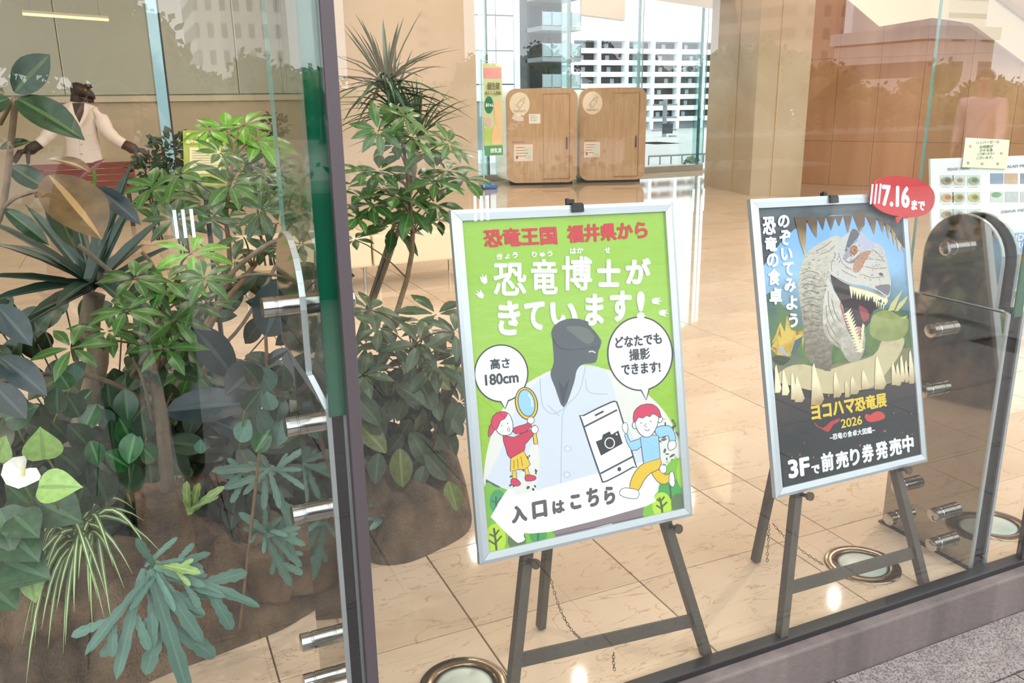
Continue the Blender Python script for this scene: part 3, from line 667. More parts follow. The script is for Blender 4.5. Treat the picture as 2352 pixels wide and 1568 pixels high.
for k in range(13):
    t_ = k / 12; x = 1075 + 310 * t_; y = 1005 + 95 * t_ ** 1.3; L_ = 120 - 40 * abs(t_ - .1) - (30 if k % 3 == 1 else 0)
    D.poly(z3((x - 15, y), (x + 14, y + 4), (x + 16 + 8 * t_, y + L_ * .5), (x + 6 - 10 * t_, y + L_)), (232, 222, 186))
for k in range(4): D.poly(z3((1290 + k * 24, 1130 + k * 12), (1312 + k * 22, 1140 + k * 10), (1310 + k * 18, 1205 + k * 8)), (222, 212, 180))
for k in range(14):
    t_ = k / 13; x = 1015 + 95 * t_ + 20 * t_; y = 1250 + 330 * t_
    D.poly(z3((x - 12, y + 16), (x + 26, y - 12), (x + 66, y - 50 + 40 * t_), (x + 34, y + 24)), (226, 214, 182))
for k in range(6): D.poly(z3((1200 - k * 4, 1360 + k * 36), (1180, 1340 + k * 38), (1168 - k * 4, 1400 + k * 38), (1190 - k * 4, 1410 + k * 36)), (222, 212, 180))
# folds, scales and shading of the hide
for q in (((940, 720), (900, 800), (905, 880)), ((960, 700), (1000, 800), (1080, 860)), ((1180, 900), (1260, 930), (1380, 920)), ((1200, 830), (1300, 850), (1400, 840)), ((1240, 760), (1320, 770), (1385, 780)), ((990, 860), (1060, 900), (1130, 930)), ((930, 640), (880, 690), (800, 720)), ((900, 600), (840, 650), (760, 690)), ((1270, 680), (1330, 720), (1370, 790))): D.stroke(z3(*q), 1.5, (134, 124, 112), 5)
for q in (((870, 1050), (880, 1200), (930, 1330)), ((850, 1180), (870, 1330), (940, 1450)), ((900, 1120), (930, 1240), (980, 1330)), ((850, 1350), (890, 1450), (960, 1530))): D.stroke(z3(*q), 1.6, (128, 120, 108), 5)
for k in range(170):
    x = rl_.uniform(900, 1400); y = rl_.uniform(600, 960)
    if y > 600 + abs(x - 1130) * .45 and y < 900 + (x - 900) * .16: D.ell(z3((x, y))[0], rl_.uniform(.8, 2.2), rl_.uniform(.6, 1.4), rl_.choice([(214, 208, 200), (150, 142, 132), (128, 118, 110), (206, 198, 196)]), rl_.uniform(0, 3), n=7)
for k in range(120):
    x = rl_.uniform(640, 900); y = rl_.uniform(680, 1500); D.ell(z3((x, y))[0], rl_.uniform(1, 2.6), rl_.uniform(.6, 1.3), rl_.choice([(176, 168, 154), (116, 108, 96), (98, 90, 80)]), rl_.uniform(-.5, .5), n=7) if x > 650 + max(0, 900 - y) * .5 and x < 860 else None
D.ell(z3((1345, 900))[0], 5, 3, (96, 86, 88), .5); D.stroke(z3((890, 900), (990, 962), (1080, 1004), (1240, 1046), (1385, 1112)), 2.2, (170, 158, 146), 4)
# fangs above and below
fang = print_grad('print_fang', [(0.20, (84, 68, 52)), (0.29, (168, 140, 100)), (0.36, (232, 218, 184)), (0.74, (236, 224, 196)), (0.82, (200, 170, 128)), (0.90, (104, 82, 64))], 30, .05)
for q in (((562, 385), (675, 385), (668, 560), (656, 730), (612, 600)), ((668, 400), (770, 395), (764, 572), (715, 500)), ((770, 390), (845, 385), (820, 505)), ((850, 380), (935, 375), (896, 508)), ((930, 375), (1000, 372), (966, 472)), ((1005, 370), (1085, 370), (1046, 532)), ((1090, 370), (1150, 330), (1200, 340), (1195, 460), (1150, 520)), ((1210, 380), (1300, 400), (1285, 545)), ((1310, 400), (1370, 420), (1362, 530)), ((1375, 430), (1430, 470), (1415, 590)), ((1430, 480), (1475, 540), (1462, 640)), ((1475, 560), (1530, 640), (1500, 690)), ((1525, 640), (1560, 680), (1545, 690))): D.poly(z3(*q), fang, 0)
D.poly(z4((365, 470), (440, 520), (520, 590), (640, 620), (760, 640), (900, 600), (1100, 580), (1300, 540), (1440, 480), (1610, 420), (1680, 1140), (460, 1440)), print_grad('print_night', [(0.0, (34, 44, 46)), (0.2, (30, 40, 46)), (0.34, (62, 56, 54)), (0.42, (92, 78, 66))], 10, .12))
for tx, ty, bw, bl in ((390, 330, 60, 250), (455, 372, 70, 230), (532, 400, 60, 240), (572, 432, 90, 230), (720, 318, 120, 370), (908, 390, 75, 230), (1003, 470, 50, 150), (1057, 433, 80, 160), (1155, 378, 80, 170), (1275, 250, 110, 300), (1415, 312, 60, 200), (1455, 318, 46, 200), (1490, 245, 46, 240), (1530, 290, 36, 200), (1568, 200, 60, 300)):
    D.poly(z4((tx - 12, ty + 30), (tx, ty), (tx + bw * .35, ty + bl * .4), (tx + bw * .75, ty + bl * .85), (tx + bw * .5, ty + bl), (tx - bw * .2, ty + bl)), fang)
for k in range(30):
    x = rl_.uniform(395, 1640); y = rl_.uniform(600, 1330 - x * .2); D.ell(z4((x, y))[0], *(2 * [rl_.uniform(.6, 2.2)]), rl_.choice([(206, 120, 60), (180, 90, 70), (196, 150, 80)]), n=8)
# red animals beside the year
D.poly(z4((740, 860), (800, 890), (870, 830), (950, 805), (930, 840), (890, 860), (850, 920), (800, 905)), (176, 50, 54), 2); D.stroke(z4((725, 845), (760, 880), (800, 892)), 2.5, (176, 50, 54), 3)
D.poly(z4((1165, 790), (1180, 765), (1215, 775), (1260, 745), (1320, 750), (1345, 790), (1320, 815), (1240, 835), (1190, 830)), (196, 62, 60), 2)
D.build('picture', sheet2)
T2 = Art(PD, -.0052)
GO = (222, 190, 62)
def zz(p): return z4(p)[0]
text_on(T2, 'ヨコハマ', zz((706, 828)), zz((1090, 752)), 128 * .2615, GO, 1.5); T2.build('lettering', sheet2); T2 = Art(PD, -.0052); text_on(T2, '恐竜展', zz((1088, 752)), zz((1368, 700)), 128 * .2615, GO, 1.1)
T2.build('lettering', sheet2); T2 = Art(PD, -.0052); text_on(T2, '2026', zz((965, 893)), zz((1150, 856)), 78 * .2615, GO, .5)
T2.build('lettering', sheet2); T2 = Art(PD, -.0052); text_on(T2, '~恐竜の食卓大図鑑~', zz((865, 1000)), zz((1262, 930)), 56 * .2615, (235, 238, 242), .35, copies=5, res=2)
WT = (240, 244, 248)
T2.build('lettering', sheet2); T2 = Art(PD, -.0052)
text_on(T2, '3F', zz((505, 1338)), zz((695, 1300)), 165 * .2615, WT, 2.2); text_on(T2, 'で', zz((706, 1300)), zz((780, 1285)), 78 * .2615, WT, 1.2)
for c_, a_, b_, h_ in (('前', (795, 1280), (905, 1256), 165), ('売', (922, 1256), (1035, 1232), 152), ('り', (1048, 1226), (1132, 1208), 150), ('券', (1152, 1200), (1256, 1180), 160), ('発', (1272, 1176), (1380, 1152), 158), ('売', (1392, 1142), (1500, 1120), 152), ('中', (1506, 1112), (1606, 1094), 152)):
    text_on(T2, c_, zz(a_), zz(b_), h_ * .2615, WT, 1.5)
T2.build('lettering', sheet2); T2 = Art(PD, -.0052)
for k, (c_, bx) in enumerate((('の', (418, 366, 523, 482)), ('ぞ', (430, 500, 535, 640)), ('い', (445, 662, 550, 776)), ('て', (462, 790, 560, 915)), ('み', (476, 935, 580, 1062)), ('よ', (492, 1090, 596, 1220)), ('う', (515, 1250, 598, 1380)),
               ('恐', (280, 380, 400, 545)), ('竜', (298, 560, 412, 695)), ('の', (318, 712, 424, 838)), ('食', (328, 850, 440, 1000)), ('卓', (340, 1020, 456, 1172)))):
    (x0, y0), (x1, y1) = z3((bx[0], bx[1]), (bx[2], bx[3])); char(T2, c_, (x0, y0, x1, y1), WT, 1.5)
T2.stroke(z4((1600, 1150), (1665, 1137)), 1.0, (120, 126, 130))
T2.build('lettering', sheet2)
# red date bubble fixed to the frame corner
tb = thing('date_bubble', None, 'red speech-bubble card reading 7.16 on the poster frame corner', 'sign', None, MD @ Matrix.Translation((0, 0, 0.006)))
PB = Plane(MD @ Matrix.Translation((0, 0, 0.006)))
bp = []
for k in range(48):
    a = 2 * pi * k / 48; ca = cos(a); sa = sin(a); ex = 74 * (abs(ca) ** .85) * (1 if ca > 0 else -1); ey = 46 * (abs(sa) ** .85) * (1 if sa > 0 else -1)
    bp.append((2070 + ex * cos(.14) - ey * sin(.14), 452 + ex * sin(.14) + ey * cos(.14)))
    if k == 11: bp += [(2069, 500), (2057, 514), (2054, 499)]
MB().prism([PB.loc(x, y, 0) for x, y in bp], (0, 0, 0.005)).build('card', flat('bubble_red', (204, 54, 62), .45), tb)
B_ = Art(PB, .0054)
def zb(x, y): return (1680 + x * .2551, 400 + y * .2551)
text_on(B_, '7.16', zb(1352, 285), zb(1604, 306), 195 * .2551, W_, 2.0, (0.02, -1)); B_.build('lettering', tb); B_ = Art(PB, .0054); text_on(B_, 'まで', zb(1618, 322), zb(1742, 330), 92 * .2551, W_, 1.2, (0.03, -1))
B_.build('lettering', tb)

# ---------------- easels
def easel(M, label, chain_pts, legs, bar, rear, clamp, pegs):
    P = Plane(M); t = thing('easel', None, label, 'easel', 'brown steel display easels', M)
    d = -0.034
    def L(px, py): return P.loc(px, py, d)
    def to_floor(a, b):
        # run the line a-b on down to the lobby floor
        A_ = M @ a; B__ = M @ b; k = (A_.z - 0.002) / (A_.z - B__.z); return M.inverted() @ (A_ + (B__ - A_) * k)
    Z = Vector((0, 0, 1))
    top = L(*clamp) + Vector((0, -.03, 0))
    feet = []
    for k, (a, b) in enumerate(legs):
        la, lb = L(*a), L(*b); f = to_floor(la, lb); k2 = (top.y - la.y) / (la - lb).y; hd = la + (la - lb) * k2
        hd.x = top.x + (hd.x - top.x) * 0.25 + (-.02 if k == 0 else .02)
        b_ = MB(); b_.bar(hd, la, 0.024, 0.024, Z, 0.002); b_.bar(la, f, 0.024, 0.024, Z, 0.002)
        for q in (0.25, 0.55, 0.8):
            c = la.lerp(f, q) + Vector((0, 0, .0122)); b_.box(c, (0.004, 0.004, 0.001))
        b_.build('leg', m_esel, t); feet.append((la, f))
    (a0, f0), (a1, f1) = feet
    def on(a, f, py):  # point of a leg at the bar's height
        return a.lerp(f, py)
    p0 = L(*bar[0]); p1 = L(*bar[1])
    MB().bar(p0, p1, 0.006, 0.034, Vector((0, 1, 0)), 0.001).build('crossbar', m_esel, t)
    rf = M.inverted() @ atZ(*rear, 0.004); hinge = top + Vector((0, -.02, -.02))
    MB().bar(hinge, rf, 0.026, 0.020, Vector((1, 0, 0)), 0.003).build('rear_leg', m_esel, t)
    MB().box(top + Vector((0, .0, .004)), (0.075, 0.05, 0.018), None, .003).build('hinge_block', m_esel2, t)
    for p in pegs:
        q = P.loc(*p, 0.012); b_ = MB().tube([(q.x, q.y, d + .012), (q.x, q.y, .004)], .0052, 12).tube([(q.x, q.y, .004), (q.x, q.y, .012)], [.0115, .0115], 20)
        smooth_by_angle(b_.build('peg', m_esel2, t))
    c = P.loc(*clamp, 0.0); b_ = MB().box((c.x, c.y - .004, .0035), (0.030, 0.018, 0.005), None, .001).box((c.x, c.y + .006, -.012), (0.026, 0.004, .034), None, .001)
    b_.box((c.x - .016, c.y + .010, -.014), (0.008, 0.020, .006), None, .001); b_.box((c.x, c.y + .004, -.03), (.02, .03, .006))
    b_.build('clamp', m_blk, t)
    for pts in chain_pts:
        ch = MB(); w = catmull([M.inverted() @ p for p in pts], 14, False); acc = 0; k = 0; last = w[0]
        for a, b in zip(w, w[1:]):
            acc += (b - a).length
            if acc > 0.0075:
                acc = 0; k += 1; dr = (b - last).normalized(); last = b; s_ = dr.orthogonal().normalized(); n_ = dr.cross(s_)
                if k % 2: s_ = n_
                ch.tube([b + dr * .0055 * cos(2 * pi * j / 8) + s_ * .0032 * sin(2 * pi * j / 8) for j in range(9)], .0009, 4, False)
        ch.build('chain', mat('dark_chain', (92, 80, 66), .35, .8), t)
    return t
def chs(*a): return [atY(x, y, yy) for x, y, yy in a]
easel(MG, 'brown easel holding the green poster', [chs((1262, 1320, 1.70), (1285, 1395, 1.66), (1312, 1445, 1.60), (1345, 1476, 1.50)), chs((1410, 1494, 1.475), (1409, 1515, 1.474), (1411, 1538, 1.473))],
      [((1208, 1285), (1180, 1550)), ((1530, 1205), (1612, 1470))], ((1188, 1517), (1590, 1424)), (1242, 1440), (1325, 474), [(1232, 1296), (1560, 1215)])
easel(MD, 'brown easel holding the dinosaur poster', [chs((1768, 1200, 1.70), (1765, 1235, 1.70), (1762, 1288, 1.69)), chs((1772, 1198, 1.70), (1800, 1230, 1.66), (1850, 1270, 1.58), (1890, 1296, 1.50))],
      [((1828, 1142), (1797, 1440)), ((2058, 1085), (2112, 1300))], ((1806, 1352), (2108, 1266)), (1735, 1288), (1913, 455), [(1863, 1140), (2090, 1080)])
# ================================================================ planting
rp = random.Random(11)
LEAFP = {  # half-width along the length (t, w)
 'oval': [(0, .02), (.12, .16), (.35, .26), (.6, .27), (.82, .17), (.93, .07), (1, .004)],
 'lance': [(0, .012), (.2, .09), (.45, .155), (.65, .15), (.85, .075), (1, .004)],
 'round': [(0, .03), (.12, .24), (.35, .40), (.6, .40), (.82, .26), (.95, .10), (1, .01)],
 'heart': [(-.14, .10), (-.12, .26), (.06, .44), (.3, .47), (.55, .36), (.8, .16), (.93, .05), (1, .004)],
 'strap': [(0, .035), (.25, .055), (.55, .055), (.8, .035), (1, .002)],
 'grass': [(0, .012), (.3, .018), (.65, .015), (.88, .008), (1, .001)],
 'lobe': [(0, .03), (.1, .05), (.2, .042), (.3, .062), (.4, .05), (.5, .07), (.6, .058), (.7, .078), (.8, .064), (.9, .058), (.96, .035), (1, .004)],
}
LM = {}
def leafmesh(kind, m, droop=0.25, fold=0.16, split=None):
    key = (kind, m.name, round(droop, 2), fold)
    if key in LM: return LM[key]
    bm = bmesh.new(); prof = LEAFP[kind]; rows = []
    if kind in ('oval', 'heart', 'round'): prof = [(max(q.x, -.14), max(q.y, .003)) for q in catmull([Vector((*q, 0)) for q in prof], 2, False)]
    for t, w in prof:
        z = -droop * t * abs(t); s_ = fold * w
        wav = 0.012 * sin(t * 21) if kind == 'lobe' else 0.0
        rows.append([bm.verts.new((x, t, z + zz_)) for x, zz_ in ((-w, s_ + wav), (-w * .5, s_ * .45), (-w * .12, 0.0), (w * .12, 0), (w * .5, s_ * .45), (w, s_ - wav))])
    for a, b in zip(rows, rows[1:]):
        for k in range(5):
            f = bm.faces.new((a[k], a[k + 1], b[k + 1], b[k])); f.smooth = True
            if k == 2: f.material_index = 1
    me = bpy.data.meshes.new('leaf'); bm.to_mesh(me); bm.free(); me.materials.append(m); me.materials.append(split or m); LM[key] = me
    return me
def leafmat(name, rgb, vein, rough=.35, rgb2=None):
    a = mat(name, rgb, rough, spec=.5, rand=.22, var=(5, rgb2 or tuple(int(c * .8) for c in rgb)))
    b = mat(name + '_vein', vein, rough + .1, rand=.15)
    b_ = a.node_tree.nodes['Principled BSDF']
    return a, b
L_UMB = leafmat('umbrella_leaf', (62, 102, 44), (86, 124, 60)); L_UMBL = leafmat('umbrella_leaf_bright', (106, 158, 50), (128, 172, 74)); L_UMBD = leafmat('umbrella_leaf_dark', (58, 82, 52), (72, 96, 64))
L_RUB = leafmat('rubber_leaf', (34, 62, 36), (70, 92, 50), .18); L_BRZ = leafmat('bronze_underside', (120, 92, 58), (168, 132, 84), .3, (92, 70, 46)); L_RUBD = leafmat('rubber_leaf_shade', (46, 58, 62), (66, 80, 80), .3)
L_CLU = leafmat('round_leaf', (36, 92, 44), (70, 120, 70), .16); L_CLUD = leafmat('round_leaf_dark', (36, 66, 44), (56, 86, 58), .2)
L_ANT = leafmat('lime_leaf', (148, 176, 100), (116, 146, 78), .4, (124, 158, 78)); L_HEA = leafmat('heart_leaf', (58, 94, 62), (74, 110, 76), .3)
L_COR = leafmat('strap_leaf', (34, 58, 48), (52, 78, 62), .3); L_DRA = leafmat('spike_leaf', (66, 96, 66), (84, 112, 80), .4); L_DRAT = leafmat('spike_leaf_top', (72, 104, 82), (92, 120, 100), .4)  # spike_leaf_top: sky veil of the glass tinted into the upper crown
L_SPI = leafmat('spider_leaf', (78, 112, 54), (206, 214, 160), .4); L_FER = leafmat('blue_fern_leaf', (92, 128, 116), (98, 134, 120), .5, (80, 116, 100)); L_FERY = leafmat('young_fern_leaf', (140, 168, 96), (160, 186, 120), .45)
L_SHR = leafmat('shrub_leaf', (38, 58, 34), (58, 76, 46), .35); L_BRO = leafmat('broad_leaf', (62, 84, 58), (82, 100, 70), .4); L_BROY = leafmat('broad_leaf_yellow', (112, 124, 62), (132, 142, 84), .4)
L_WHT = leafmat('white_spathe', (244, 240, 232), (236, 230, 214), .4); L_PNK = leafmat('pink_leaf', (150, 84, 84), (170, 104, 100), .4)
m_bark = mat('grey_bark', (128, 112, 92), .8, var=(30, (96, 84, 70), (1, 1, .25)), bump=(50, .5)); m_twig = mat('brown_twig', (134, 106, 80), .7, var=(40, (110, 88, 66)))
m_pet = mat('green_petiole', (116, 132, 72), .6); m_barkd = mat('dark_bark', (74, 62, 54), .85, bump=(40, .6))

class Plant:
    n = 0
    def __init__(s, name, base, label, group=None):
        s.t = thing(name, base, label, 'plant', group); s.base = Vector(base); s.stem = MB(); s.has = False; s.cnt = 0
    def leaf(s, mesh, B, dirv, nrm, length, wide=1.0):
        y = Vector(dirv).normalized(); z = Vector(nrm); z = z - y * z.dot(y)
        if z.length < 1e-3: z = y.orthogonal()
        z.normalize(); x = y.cross(z); L = length; p = Vector(B) - s.base
        M = Matrix(((x.x * L * wide, y.x * L, z.x * L, p.x), (x.y * L * wide, y.y * L, z.y * L, p.y), (x.z * L * wide, y.z * L, z.z * L, p.z), (0, 0, 0, 1)))
        s.cnt += 1; return link('leaf', mesh, s.t, M)
    def leaf_bt(s, kind, mats, B, T, wide=1.0, nrm=None, droop=.15, fold=.16):
        """leaf from base point to tip point, turned towards nrm"""
        B = Vector(B); T = Vector(T)
        n = Vector(nrm) if nrm is not None else (EYEP - (B + T) / 2).normalized() + Vector((0, 0, .5))
        me = leafmesh(kind, mats[0], droop, fold, mats[1])
        y = (T - B).normalized(); n = (n - y * n.dot(y)).normalized()
        aim = T + n * droop * (T - B).length * 0.9
        return s.leaf(me, B, aim - B, n, (aim - B).length * (1 if droop < .3 else .95), wide)
    def whorl(s, C, axis, r, mats, n=7, kind='lance', droop=.3, spread=.25, wide=1.0, a0=None, jit=.18):
        """leaflets spreading like fingers from C"""
        C = Vector(C); a = Vector(axis).normalized(); u = a.orthogonal().normalized(); v = a.cross(u)
        me = leafmesh(kind, mats[0], droop, .16, mats[1]); a0 = rp.uniform(0, 6.28) if a0 is None else a0
        for k in range(n):
            th = a0 + 2 * pi * (k + rp.uniform(-jit, jit)) / n; d = (u * cos(th) + v * sin(th))
            dv = d * cos(spread) + a * sin(spread) + Vector((0, 0, -.12)) + Vector((rp.uniform(-.1, .1), rp.uniform(-.1, .1), rp.uniform(-.1, .1)))
            s.leaf(me, C + dv.normalized() * r * .12, dv, a, r * rp.uniform(.82, 1.12), wide)
    def tube(s, pts, rad, n=7): s.stem.tube(pts, rad, n); s.has = True
    def done(s, m=None, nm='stem'):
        if s.has: s.stem.build(nm, m or m_twig, s.t, smooth=True)
        else: s.stem.bm.free()
        return s
def rndv(k=1.0): return Vector((rp.uniform(-k, k), rp.uniform(-k, k), rp.uniform(-k, k)))
def sag(a, b, lift=0.0, n=5):
    a = Vector(a); b = Vector(b); return [a.lerp(b, k / (n - 1)) + Vector((0, 0, lift * 4 * (k / (n - 1)) * (1 - k / (n - 1)))) for k in range(n)]

# ---- burlap covering the root balls
m_bur = mat('burlap', (134, 110, 84), .95, var=(9, (84, 68, 54)), bump=(150, 1.0, (1, 1, 1)))  # darker noise colour paints in the shade of creases between folds
m_burd = mat('burlap_grey', (136, 114, 92), .95, var=(9, (92, 78, 64)), bump=(150, 1.0))  # crease shade mottled into the colour here too
def mound(name, outline, h, lab, m, seed, cat='burlap sheet', zoff=0.0):
    r_ = random.Random(seed); ph = [r_.uniform(0, 6.28) for _ in range(8)]
    P = catmull([Vector((*p, 0)) for p in outline], 14); c = sum(P, Vector()) / len(P)
    t = MB(); rings = []; N = 30
    def hh(x, y, s_):
        wx = x + .05 * sin(9 * y + ph[0]) + .03 * sin(17 * x + ph[1]); wy = y + .05 * sin(11 * x + ph[2])
        w = .55 * abs(sin(11 * wx + 6 * wy + ph[3])) ** .7 + .3 * abs(sin(-8 * wx + 19 * wy + ph[4])) ** .7 + .25 * abs(sin(31 * wx + 14 * wy + ph[5]))
        edge = min(1, (1 - s_) * 6)
        return h * ((1 - s_ ** 2.2) ** .6) * (.30 + .9 * w) + .075 * w * edge
    for k in range(N + 1):
        s_ = 1 - k / N * .999
        rings.append([(c.x + (p.x - c.x) * s_, c.y + (p.y - c.y) * s_, zoff + max(0.0005, hh(c.x + (p.x - c.x) * s_, c.y + (p.y - c.y) * s_, s_))) for p in P])
    rings.insert(0, [(p.x, p.y, zoff + .0005) for p in P])
    t.loft(rings); o = t.build(name, m, None, smooth=True)
    return tag(o, lab, cat)
mound('burlap_cover', [(-2.2, 2.05), (-1.2, 1.78), (-.55, 1.80), (-.26, 1.90), (-.08, 1.98), (.10, 2.02), (.27, 2.07), (.40, 2.2), (.45, 2.6), (.5, 3.3), (-.4, 3.7), (-2.2, 3.6)], .16, 'wide brown burlap cover over the roots of the plants left of the dark post', m_bur, 5)
mound('burlap_cover', [(.53, 2.30), (.62, 2.235), (.76, 2.27), (.88, 2.34), (.95, 2.5), (1.0, 2.75), (.9, 3.0), (.7, 3.1), (.52, 2.9), (.49, 2.5)], .17, 'crumpled burlap heap on the floor left of the green poster', m_burd, 9)
def bag(c, r, z0, z1, lab, seed):
    r_ = random.Random(seed); rings = []; n = 48; ph = [r_.uniform(0, 6.28) for _ in range(4)]
    for k in range(17):
        t = k / 16; z = z0 + (z1 - z0) * t; q = r * (1.08 - .1 * t - .25 * max(0, t - .85))
        rings.append([(c[0] + q * (1 + .10 * abs(sin(3.5 * a + ph[0] + 3 * t)) + .06 * sin(9 * a + ph[1] + 5 * t)) * cos(a), c[1] + q * (1 + .10 * abs(sin(3.5 * a + ph[0] + 3 * t))) * sin(a), z + .008 * sin(4 * a + ph[2])) for a in [2 * pi * j / n for j in range(n)]])
    rings.append([(c[0] + (p[0] - c[0]) * .7, c[1] + (p[1] - c[1]) * .7, z1 - .01) for p in rings[-1]])
    return tag(MB().loft(rings).build('burlap_bag', m_bur, None, smooth=True), lab, 'burlap bag')
b1c = atY(376, 1175, 2.0); bag((b1c.x, b1c.y), .052, .12, atY(376, 1118, 2.0).z, 'burlap-wrapped root ball under the straight grey trunk', 2)
b2c = atY(690, 1330, 2.22); bag((b2c.x, b2c.y), .115, .06, atY(690, 1225, 2.22).z, 'tall folded burlap wrap beside the dark post', 4)
b3c = atY(630, 1340, 2.12); bag((b3c.x - .01, b3c.y), .055, .08, atY(625, 1260, 2.12).z, 'small burlap wrap below the blue fern near the post', 6)

# ---- umbrella trees
def umbrella(label, Y, clusters, root_px, mats, stem_pts, up=(0, -.45, .9), nn=(6, 8), wide=1.18, dY=.18):
    b = atZ(*root_px) if len(root_px) == 2 else Vector(root_px)
    base = Vector((b.x, b.y, .1)); p = Plant('umbrella_tree', base, label, 'umbrella trees in the plant bed')
    st = [base] + [atY(x, y, yy) for x, y, yy in stem_pts]
    st = catmull(st, 5, False); p.tube(st, [.012 - .007 * k / len(st) for k in range(len(st))])
    for c in clusters:
        x, y, r = c[:3]; yy = Y + (c[3] if len(c) > 3 else rp.uniform(-dY, dY)); mt = c[4] if len(c) > 4 else mats
        C = atY(x, y, yy); rr = r * (C - EYEP).dot(F_) / FOC
        ax = Vector(up) + rndv(.35)
        j = min(range(len(st)), key=lambda k: (st[k] - C + Vector((0, 0, .08))).length)
        p.tube(sag(st[j], C, .02), [.0035, .003, .0026, .0022, .002], 5)
        p.whorl(C, ax, rr * 1.12, mt, rp.randint(*nn), wide=wide)
    return p.done()
umbrella('tall umbrella tree in front of the stone wall right of the dark post', 3.0,
    [(905, 335, 62), (868, 300, 58), (945, 318, 62), (1018, 352, 66), (1030, 330, 50), (1066, 412, 66), (1028, 392, 62), (1000, 420, 60), (955, 405, 62), (872, 392, 62), (835, 395, 60), (905, 452, 78), (856, 470, 66), (942, 480, 72), (900, 520, 70), (1000, 470, 58), (1008, 505, 50), (830, 452, 58), (822, 500, 56), (968, 350, 56), (930, 270, 50), (905, 262, 46), (880, 430, 64), (968, 500, 52), (815, 550, 46)],
    (.62, 2.95, 0), L_UMB, [(935, 640, 3.0), (938, 430, 3.0), (915, 280, 3.0)])
umbrella('dark low umbrella tree beside the left edge of the green poster', 2.55,
    [(850, 712, 66), (930, 742, 66), (1002, 722, 72), (1045, 765, 66), (962, 790, 70), (905, 795, 70), (842, 795, 66), (880, 850, 66), (1000, 838, 70), (1046, 860, 60), (1056, 925, 46), (985, 760, 60), (870, 752, 60), (940, 850, 60), (838, 860, 60), (1060, 800, 50)],
    (.78, 2.6, 0), L_UMBD, [(960, 1010, 2.6), (955, 880, 2.57), (950, 780, 2.55)])
umbrella('bright green umbrella plant behind the three-bar glass mark', 2.0,
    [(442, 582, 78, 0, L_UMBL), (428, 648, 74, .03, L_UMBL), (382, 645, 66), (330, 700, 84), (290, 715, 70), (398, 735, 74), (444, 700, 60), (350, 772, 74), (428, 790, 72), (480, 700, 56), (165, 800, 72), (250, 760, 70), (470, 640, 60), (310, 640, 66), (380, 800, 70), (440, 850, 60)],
    (-.02, 2.0, 0), L_UMB, [(362, 860, 2.0), (355, 760, 2.0), (400, 660, 2.0)])
umbrella('light green umbrella tree in front of the small green notice', 3.1,
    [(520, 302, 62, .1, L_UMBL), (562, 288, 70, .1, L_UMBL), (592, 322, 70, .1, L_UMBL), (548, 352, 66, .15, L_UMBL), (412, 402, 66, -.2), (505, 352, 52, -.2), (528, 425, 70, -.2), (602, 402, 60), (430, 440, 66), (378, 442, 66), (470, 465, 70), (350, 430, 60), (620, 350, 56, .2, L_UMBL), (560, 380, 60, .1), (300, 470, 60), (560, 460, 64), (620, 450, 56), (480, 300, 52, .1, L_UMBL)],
    (-.25, 3.1, 0), L_UMB, [(500, 700, 3.1), (520, 480, 3.1), (540, 330, 3.1)])
umbrella('thin umbrella plant with open branches before the steel fin', 2.55,
    [(520, 500, 62), (600, 485, 60), (640, 512, 54), (560, 545, 62), (640, 566, 54), (485, 505, 56), (400, 505, 66), (690, 470, 52), (715, 500, 50), (700, 380, 56, .4), (735, 425, 56, .4), (680, 430, 54), (600, 580, 50), (690, 560, 48), (540, 600, 50)],
    (.1, 2.55, 0), L_UMBD, [(470, 800, 2.5), (560, 640, 2.5), (650, 540, 2.55)], nn=(5, 7))

# ---- spiky dracaena
p = Plant('dragon_tree', (.62, 3.35, .1), 'spiky dragon tree rising above the umbrella tree', None)
p.tube(catmull([Vector((.66, 3.35, .1)), atY(945, 430, 3.35), atY(912, 300, 3.35), atY(893, 215, 3.35)], 6, False), .011); p.tube(catmull([Vector((.68, 3.38, .1)), atY(930, 440, 3.35), atY(960, 330, 3.35)], 6, False), .009)
for cx, cy_, L_, n_, mt in ((890, 205, .29, 60, L_DRAT), (903, 262, .25, 46, L_DRA), (962, 315, .26, 34, L_DRA)):
    C = atY(cx, cy_, 3.35)
    for k in range(n_):
        th = rp.uniform(0, 2 * pi); el = rp.uniform(-.25, 1.45); d = Vector((cos(th) * cos(el), sin(th) * cos(el), sin(el)))
        p.leaf(leafmesh('strap', mt[0], .1 if el > .9 else .55, .3, mt[1]), C + Vector((0, 0, rp.uniform(-.03, .02))), d + Vector((0, 0, .3)), Vector((0, 0, 1)) + d * -.5, L_ * rp.uniform(.7, 1.1), .55)
p.done(m_bark)

